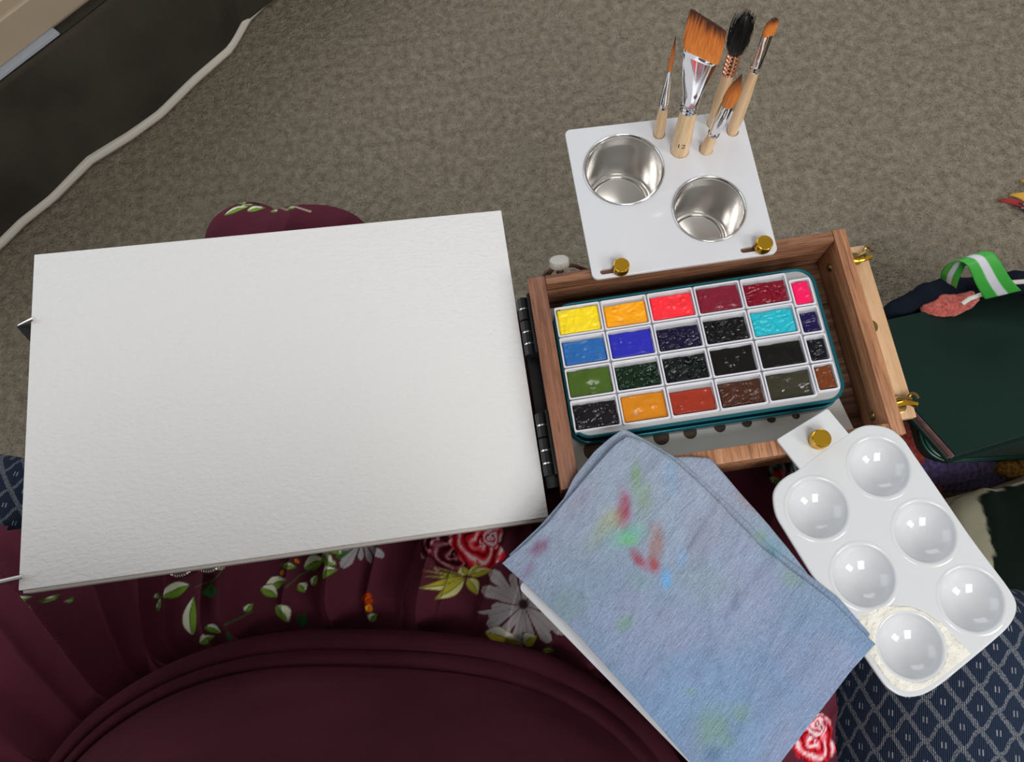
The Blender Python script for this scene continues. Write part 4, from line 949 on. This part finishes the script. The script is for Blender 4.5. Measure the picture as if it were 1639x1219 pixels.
def cloth_cols(S, stains=True):
    x, y = S[..., 0], S[..., 1]; t = sm(-120, -250, y)[..., None]
    C = lin((150, 164, 184)) * (1 - t) + lin((124, 151, 186)) * t
    f = fbm(x * .03, y * .03)[..., None]; C = C * (.88 + .26 * f)
    p = sm(.42, .7, fbm(x * .025 + 40, y * .025))[..., None] * .5; C = C * (1 - p) + lin((152, 156, 186)) * p
    if stains:
        ST = [(998, 818, 9, 26, -12, (156, 62, 100), .95), (990, 828, 8, 12, 0, (168, 84, 110), .5), (978, 832, 14, 14, 0, (176, 166, 96), .45), (1021, 895, 7, 15, 22, (158, 68, 84), .85), (1044, 903, 8, 11, 0, (160, 58, 72), .95), (1047, 870, 11, 24, -12, (156, 116, 106), .75),
              (863, 876, 17, 8, 30, (134, 84, 120), .8), (846, 912, 14, 7, 45, (128, 96, 136), .5), (1016, 762, 7, 20, -14, (128, 160, 120), .75), (1026, 798, 13, 26, -10, (132, 156, 134), .75), (1003, 858, 24, 14, 10, (112, 182, 158), .75), (1006, 866, 12, 7, 0, (120, 190, 130), .7),
              (965, 846, 34, 12, 38, (150, 166, 140), .6), (930, 800, 40, 10, 42, (148, 148, 160), .5), (1064, 926, 7, 12, -10, (104, 168, 224), .85), (1090, 890, 6, 12, -14, (118, 170, 220), .5), (1000, 995, 14, 9, 30, (120, 158, 132), .75), (905, 968, 26, 20, 0, (124, 152, 150), .6),
              (1135, 1160, 20, 26, -30, (124, 156, 138), .7), (1182, 1138, 13, 11, 0, (128, 160, 140), .7), (1160, 1180, 10, 9, 0, (122, 156, 140), .55), (1110, 1080, 12, 16, 0, (134, 140, 182), .4), (1105, 1105, 8, 6, 0, (120, 158, 146), .5), (1020, 930, 16, 12, 0, (126, 160, 158), .45),
              (1118, 870, 14, 34, -20, (134, 140, 160), .5), (1140, 840, 60, 20, 40, (150, 150, 172), .4), (1128, 935, 40, 26, 0, (138, 158, 160), .4), (1070, 760, 10, 30, -10, (120, 168, 206), .35), (1200, 805, 22, 10, -50, (160, 132, 142), .7), (1216, 858, 8, 8, 0, (130, 166, 130), .6), (1240, 880, 18, 12, -50, (108, 160, 176), .6), (1262, 926, 14, 10, -40, (128, 160, 140), .5), (1138, 1204, 10, 8, 0, (70, 100, 140), .4)]
        for (px, py, a, b_, rot, col, s) in ST:
            c = at(px, py, 9)[:2]; cr, sr = math.cos(math.radians(rot)), math.sin(math.radians(rot)); k = .385
            dx, dy = x - c[0], y - c[1]; u = (dx * cr + dy * sr) / (a * k); v = (-dx * sr + dy * cr) / (b_ * k)
            d = u * u + v * v + 1.6 * (fbm(x * .22 + px, y * .22) - .47); mk = (np.exp(-np.maximum(d, 0) ** 1.3 * .8) * s * .95)[..., None]
            C = C * (1 - mk) + lin(col) * mk
    return np.concatenate([C, np.ones(C.shape[:2] + (1,))], -1).reshape(-1, 4)
def layer(AB, DC, AD, BC, zs, nu, nv, solid, wr=1.0, stains=True, crease=True):
    S = coons(AB, DC, AD, BC, zs, nu, nv); x, y = S[..., 0], S[..., 1]
    rx = x * .59 + y * .81; ry = -x * .81 + y * .59
    u = np.linspace(0, 1, nu)[:, None]; v = np.linspace(0, 1, nv)[None]
    S[..., 2] += wr * (2.4 * (fbm(x * .02 + 3, y * .02) - .47) + 1.1 * (1 - np.abs(2 * vnoise(rx * .022 + 2, ry * .07 + 7 + .8 * vnoise(x * .03, y * .03)) - 1)) ** 3 + .35 * (fbm(x * .22, y * .22, 3) - .47) * 1.2)
    if crease:
        for (p, q, h, w) in (((1150, 810), (1105, 880), 1.4, 2.4), ((1235, 900), (1165, 985), 1.5, 3.4), ((955, 830), (905, 872), 1.0, 2.6), ((1190, 960), (1120, 1080), .9, 3.5), ((1290, 985), (1235, 1075), 1.3, 3.5), ((1060, 740), (900, 860), 1.2, 5), ((1000, 960), (870, 930), 1.1, 4), ((1340, 1030), (1180, 1180), 1.2, 5), ((1130, 960), (1160, 1100), 1.0, 3), ((1080, 960), (985, 1080), .7, 3.0)):
            d, t_ = seg(x, y, at(*p, 9)[:2], at(*q, 9)[:2]); S[..., 2] += h * np.exp(-(d / w) ** 2)
    if stains: # the two long edges and the folded edge curl down
        S[..., 2] -= 1.4 * np.exp(-u * nu / 4.0) * 0 + 1.0 * np.exp(-v * nv / 2.5)
    mb = MB().grid(S); o = mb.build('cloth_layer', M['cloth'], cl, ang=None, colors=cloth_cols(S, stains), solid=solid, flip=False); return o
AB = [(1003, 700), (985, 712), (955, 745), (905, 803), (880, 835), (845, 868), (804, 901)]
AD = [(1003, 700), (1030, 707), (1080, 740), (1132, 786), (1175, 832), (1220, 879), (1275, 920), (1331, 963), (1375, 1007), (1399, 1031)]
BC = [(804, 901), (850, 942), (920, 1010), (1010, 1110), (1105, 1219), (1180, 1306)]
DC = [(1399, 1031), (1362, 1075), (1305, 1158), (1262, 1219), (1205, 1300)]
layer(AB, DC, AD, BC, ([12, 10, 6], [13, 13, 13], [12, 13, 14, 13, 13], [6, 11, 12, 13]), 330, 250, 1.0)
AB2 = [(998, 686), (975, 702), (952, 722), (918, 765), (903, 797), (866, 840), (815, 888)]
AD2 = [(998, 686), (1038, 706), (1090, 738), (1143, 785), (1189, 828), (1232, 873), (1285, 913), (1343, 958), (1392, 1015)]
layer(AB2, [(1392, 1015), (1350, 1070), (1290, 1150)], AD2, [(815, 888), (860, 930), (1000, 1080), (1120, 1200), (1290, 1150)][:4] + [(1290, 1150)], ([9.5, 8, 4.5], [9.6, 9.6, 9.6], [9.5, 9.6, 9.7], [4.5, 8, 9]), 90, 70, .9, .35, True, False)
AB3 = [(1060, 734), (1050, 800), (1100, 880)]
AD3 = [(1060, 734), (1100, 731), (1136, 733), (1160, 760), (1185, 790), (1228, 838), (1269, 888), (1305, 935), (1348, 985)]
layer(AB3, [(1348, 985), (1330, 1010), (1300, 1030)], AD3, [(1100, 880), (1180, 950), (1300, 1030)], ([8.3, 8.2, 8], [7.6, 8.4, 8.6], [8.3, 8.2, 7.6], [8, 8.4, 8.6]), 80, 40, .9, .25, True, False)

# ------------------------------------------------------------------ right side: navy bag of knits, book, green case, cream pouch
M['navy'] = mat('navy_canvas', (19, 25, 36), .9, spec=.1, bump=[(1400, .5, (1, 1, 1)), (30, 6, (1, 1, 1))])
def blobgrid(c, rx, ry, rz, rot=0, rib=0, ribn=24, e=2.4, noise=.0, n1=96, n2=48, seed=0, tilt=(0, 0)):
    V = []; cr, sr = math.cos(math.radians(rot)), math.sin(math.radians(rot)); G = np.zeros((n2, n1, 3))
    for j in range(n2):
        ph = -math.pi / 2 + math.pi * j / (n2 - 1)
        for i in range(n1):
            th = 2 * math.pi * i / n1; f = lambda c_: math.copysign(abs(c_) ** (2 / e), c_)
            x, y, z = f(math.cos(ph)) * f(math.cos(th)), f(math.cos(ph)) * f(math.sin(th)), f(math.sin(ph))
            s = 1 + rib * math.cos(x * ribn) + noise * (float(fbm(x * 2.2 + seed, y * 2.2 + z * 2 + seed)) - .47)
            x, y, z = x * rx * s, y * ry * s, z * rz * s
            G[j, i] = (c[0] + x * cr - y * sr, c[1] + x * sr + y * cr, c[2] + z + x * tilt[0] + y * tilt[1])
    return MB().grid(G, close_u=True)
o = blobgrid((610, 0, -540), 225, 104, 58, 0, 0, 1, 4, .10, 120, 50, 1, (0, 0)).build('canvas_tote', M['navy'], loc=(610, -15, -600)); 
tote = empty('tote_bag', (610, -15, -600), 'soft navy canvas tote on the carpet right of the paint box, stuffed with knits', 'bag')
o.parent = tote; o.location = (0, 0, 0); o.name = 'bag_body'
# rolled rim along the far side
rp = [at(x, y, zz) for x, y, zz in ((1395, 520, -420), (1415, 498, -400), (1455, 470, -392), (1490, 452, -386), (1515, 443, -384), (1560, 442, -384), (1600, 436, -384), (1639, 434, -384), (1700, 440, -392), (1760, 470, -440))]
rp = np.array(rp); tq = np.linspace(0, 1, 50); ss = np.linspace(0, 1, len(rp)); rp = np.array([[np.interp(t, ss, rp[:, k]) for k in range(3)] for t in tq])
MB().tube(rp - [0, 10, 10], [13 + 2 * math.sin(i * .9) for i in range(50)], 18).build('rim', M['navy'], tote, ang=None)
WS = np.array([[p + np.array([6 * math.sin(i * .5) * q, -2 * q, -10 - 170 * q]) for i, p in enumerate(rp)] for q in np.linspace(0, 1, 12)])
MB().grid(WS).build('side_wall', M['navy'], tote, ang=None, solid=3)
# striped ribbon handle arching over the rim
def ribbon():
    A_px = [((1506, 447), (1530, 462), -372), ((1505, 436), (1535, 446), -350), ((1516, 424), (1552, 412), -325), ((1532, 417), (1572, 402), -312), ((1546, 422), (1590, 404), -308), ((1553, 434), (1601, 420), -316), ((1560, 452), (1612, 438), -330), ((1568, 466), (1622, 452), -345), ((1576, 478), (1634, 464), -362)]
    rows_ = []
    A0 = np.array([at(*a, z) for a, b, z in A_px]); B0_ = np.array([at(*b, z) for a, b, z in A_px])
    t = np.linspace(0, len(A_px) - 1, 60); k0 = np.arange(len(A_px)); sp = lambda P: np.stack([np.interp(t, k0, P[:, c]) for c in range(3)], 1)
    A1, B1 = sp(A0), sp(B0_)
    for _ in range(6):
        A1[1:-1] = (A1[:-2] + 2 * A1[1:-1] + A1[2:]) / 4; B1[1:-1] = (B1[:-2] + 2 * B1[1:-1] + B1[2:]) / 4
    G = np.array([A1 * (1 - w) + B1 * w for w in np.linspace(0, 1, 19)])
    gw = np.linspace(0, 1, 19); cg, cw = lin((60, 164, 62)), lin((205, 208, 218)); C = np.zeros((19, 60, 4)); C[..., 3] = 1
    for i, w in enumerate(gw): C[i, :, :3] = cw if .35 < w < .64 else cg
    return G, C
G, C = ribbon()
MB().grid(G).build('ribbon_handle', mat('ribbon', (255, 255, 255), .35, attr=True, bump=[(1, .15, (2500, 2500, 60))]), tote, ang=None, colors=C.reshape(-1, 4), solid=1.2)['label'] = 'green ribbon handle with white centre stripe'
MB().tube([at(1540, 486, -372), at(1552, 478, -368), at(1568, 472, -366), at(1584, 470, -368)], 2.6, 10).build('drawcord', mat('white_cord', (214, 212, 206), .7), tote)
MB().tube([at(1598, 456, -362), at(1618, 452, -360), at(1645, 450, -360)], 2.8, 10).build('drawcord', M['paper_side'], tote)
def knit(name, c, r, col, rot, label, rib=.03, ribn=26, e=2.3, noise=.25, seed=0, var=None, cat='knitwear', tilt=(0, 0)):
    m = mat(name + '_yarn', col, .95, spec=.05, var=var or tuple(int(v * .72) for v in col), vscale=260, sheen=.3, bump=[(700, 1.6, (1, 1, 1)), (260, 2, (1, 1, 1))])
    o = blobgrid(c, *r, rot, rib, ribn, e, noise, 130, 60, seed, tilt).build(name, m); tag(o, label, cat); return o
c_ = at(1522, 486, -394); knit('coral_knit', c_, (34, 15, 12), (222, 108, 98), 6, 'fuzzy coral knitted piece under the ribbon handle of the tote', .0, 1, 2, .5, 4)
c_ = at(1395, 502, -400); knit('plum_knit', (c_[0] + 20, c_[1] - 12, -412), (22, 14, 14), (120, 60, 70), 4, 'small plum knitted scrap at the left end of the tote rim', 0, 1, 2, .4, 9)
c_ = at(1450, 722, -425); knit('brick_red_knit', (c_[0], c_[1], -427), (26, 58, 24), (168, 66, 58), 18, 'brick red knitted piece between the palette and green case', .0, 1, 2.2, .35, 2)
c_ = at(1530, 746, -412); knit('purple_sock', (c_[0], c_[1] + 2, -414), (46, 21, 20), (108, 94, 148), 2, 'ribbed purple knitted sock just below the green book', .035, 34, 2.5, .12, 3)
c_ = at(1545, 762, -418); knit('purple_cuff', (c_[0] + 4, c_[1] - 2, -422), (42, 15, 14), (88, 76, 120), -3, 'darker purple knitted cuff tucked against the purple sock', .04, 40, 2.5, .12, 6)
c_ = at(1632, 746, -410); knit('mustard_knit', (c_[0] + 10, c_[1], -414), (44, 17, 18), (206, 156, 70), -8, 'mustard yellow knitted piece at the right edge beside purple sock', .02, 20, 2.3, .3, 5, (96, 62, 30))
# green cloth-bound book, leaning away
bA, bB, bD = at(1350, 527, -360), at(1530, 728, -295), at(1639, 462, -435)
ex = bD - bA; ex = ex / np.linalg.norm(ex); ey = bA - bB; Lb = np.linalg.norm(ey); ey = ey / Lb; ey = ey - ex * (ey @ ex); ey /= np.linalg.norm(ey); ez = np.cross(ex, ey)
def bk(x, y, z): return tuple(bB + ex * x + ey * y + ez * z)
def bookbox(x0, x1, y0, y1, z0, z1, b=.5):
    m_ = MB().box(x0, x1, y0, y1, z0, z1, b); m_.v = [bk(*p) for p in m_.v]; return m_
bkm = mat('green_book_cloth', (12, 38, 32), .85, spec=.2, bump=[(1, .12, (2600, 2600, 2600))])
book = empty('green_book', bk(110, 90, -16), 'dark green cloth-bound book lying tilted on top of the tote', 'book')
bookbox(0, 265, 0, Lb, -2.4, 0, .8).build('cover', bkm, book); bookbox(0, 265, 0, Lb, -16, -13.6, .8).build('cover', bkm, book)
bookbox(1.5, 262, 4.5, Lb - 4, -13.5, -2.5, .3).build('pages', mat('page_edges', (96, 92, 84), .9), book)
o = bookbox(-.8, .9, 1, Lb - 1, -7, -1.6, .5).build('spine', mat('dusty_pink_spine', (150, 108, 108), .7, var=(116, 78, 80), vscale=90), book); o['label'] = 'dusty pink spine edge'
# green zip case below the book
case = empty('green_case', (455, -60, -385), 'dark green rounded case under the green book, faint shiny piping', 'case')
cm_ = mat('dark_green_case', (14, 44, 38), .45)
cp = [at(x, y, -386)[:2] for x, y in ((1464, 650), (1480, 741), (1700, 730), (1660, 650))]
q = MB().prism(rounded(cp, [10, 30, 30, 20], 10), -406, -386, 4); q.build('case_body', cm_, case, ang=60)
lp_ = rounded(cp, [10, 30, 30, 20], 10); cc_ = np.mean(lp_, axis=0)
for s, zz in ((.985, -386), (.93, -385.4)):
    MB().tube([(cc_[0] + (p[0] - cc_[0]) * s, cc_[1] + (p[1] - cc_[1]) * s, zz) for p in lp_], 1.5, 8, closed=True).build('piping', mat('green_piping', (34, 78, 66), .3), case)
# cream pouch with painted dark green block
pc = at(1640, 860, -300)
gx, gy = np.meshgrid(np.linspace(-1, 1, 150), np.linspace(-1, 1, 120))
def pouch(px, py, z): return at(px, py, z)
Sg = coons([(1500, 842), (1490, 930), (1500, 1010)], [(1860, 720), (1850, 900), (1800, 1040)], [(1500, 842), (1530, 800), (1575, 782), (1592, 786), (1639, 772), (1720, 740), (1860, 720)], [(1500, 1010), (1650, 1020), (1800, 1040)],
           ([-330, -315, -330], [-330, -300, -330], [-345, -335, -330, -335, -340], [-330, -325, -330]), 150, 110)
u = np.linspace(0, 1, 150)[:, None]; v = np.linspace(0, 1, 110)[None]
bul = (np.sin(math.pi * u) * np.sin(math.pi * v)) ** .5; Sg[..., 2] += 34 * bul + 5 * (fbm(Sg[..., 0] * .02, Sg[..., 1] * .02) - .5)
C = np.zeros((150, 110, 4)); C[..., 3] = 1
x, y = Sg[..., 0], Sg[..., 1]; e0 = at(1578, 800, -312); e1 = at(1572, 900, -305)
mk = sm(-1.5, 1.5, x - (e0[0] + (y - e0[1]) * (e1[0] - e0[0]) / (e1[1] - e0[1])) + 5 * (vnoise(x * .3, y * .12) - .5)) * sm(1.5, -1.5, y - at(1600, 790, -312)[1] - .10 * (x - e0[0]) + 6 * (vnoise(x * .15, y * .3) - .5))
C[..., :3] = lin((158, 154, 132)) * (1 - mk[..., None]) + lin((14, 24, 18)) * mk[..., None]
pm = empty('cream_pouch', (pc[0], pc[1], -600), 'cream canvas bag with dark green painted block, behind the six-well palette', 'bag')
MB().grid(Sg).build('front', mat('cream_canvas', (255, 255, 255), .9, attr=True, spec=.1, bump=[(900, .5, (1, 1, 1))]), pm, ang=None, colors=C.reshape(-1, 4), solid=2)
lo_ = Sg[:, :, :].copy()
edge = np.concatenate([Sg[:, 0], Sg[-1, 1:], Sg[-2::-1, -1], Sg[0, -2:0:-1]]); cen = edge.mean(0)
ringsb = [edge - [0, 0, .8]] + [np.c_[cen[:2] + (edge[:, :2] - cen[:2]) * s, np.full(len(edge), z)] for s, z in ((1.0, -380), (.97, -480), (.9, -575), (.8, -599))]
mb = MB().grid(np.array(ringsb), close_u=True); k = len(edge); mb.f.append(tuple((len(ringsb) - 1) * k + i for i in range(k)))
mb.build('back', M['tan'], pm, ang=None)

# small scrap on the carpet at the right edge
sc_ = empty('fabric_scrap', at(1635, 325, -600), 'little red, yellow and pink leaf-like scrap on carpet at right edge', 'scrap')
def petal(p0, p1, w, col, lift):
    a, b = at(*p0, -597), at(*p1, -597); d = b - a; L = np.linalg.norm(d); d /= L; n = np.array([-d[1], d[0], 0]); G = np.zeros((14, 7, 3))
    for i in range(14):
        t = i / 13
        for j in range(7):
            s = (j / 6 - .5) * 2; G[i, j] = a + d * L * t + n * s * w * math.sin(math.pi * min(1, t * .92 + .04)) + np.array([0, 0, lift * math.sin(math.pi * t) + 3 * s * s])
    MB().grid(G).build('petal', mat('scrap_%d' % lift, col, .7), sc_, ang=None, solid=1)
petal((1598, 322), (1645, 334), 5, (150, 40, 34), 6); petal((1615, 313), (1645, 330), 6, (206, 160, 60), 11); petal((1627, 332), (1650, 334), 4, (220, 170, 180), 4); petal((1632, 290), (1646, 302), 5, (200, 150, 60), 8); petal((1618, 326), (1640, 340), 4, (60, 26, 34), 5)
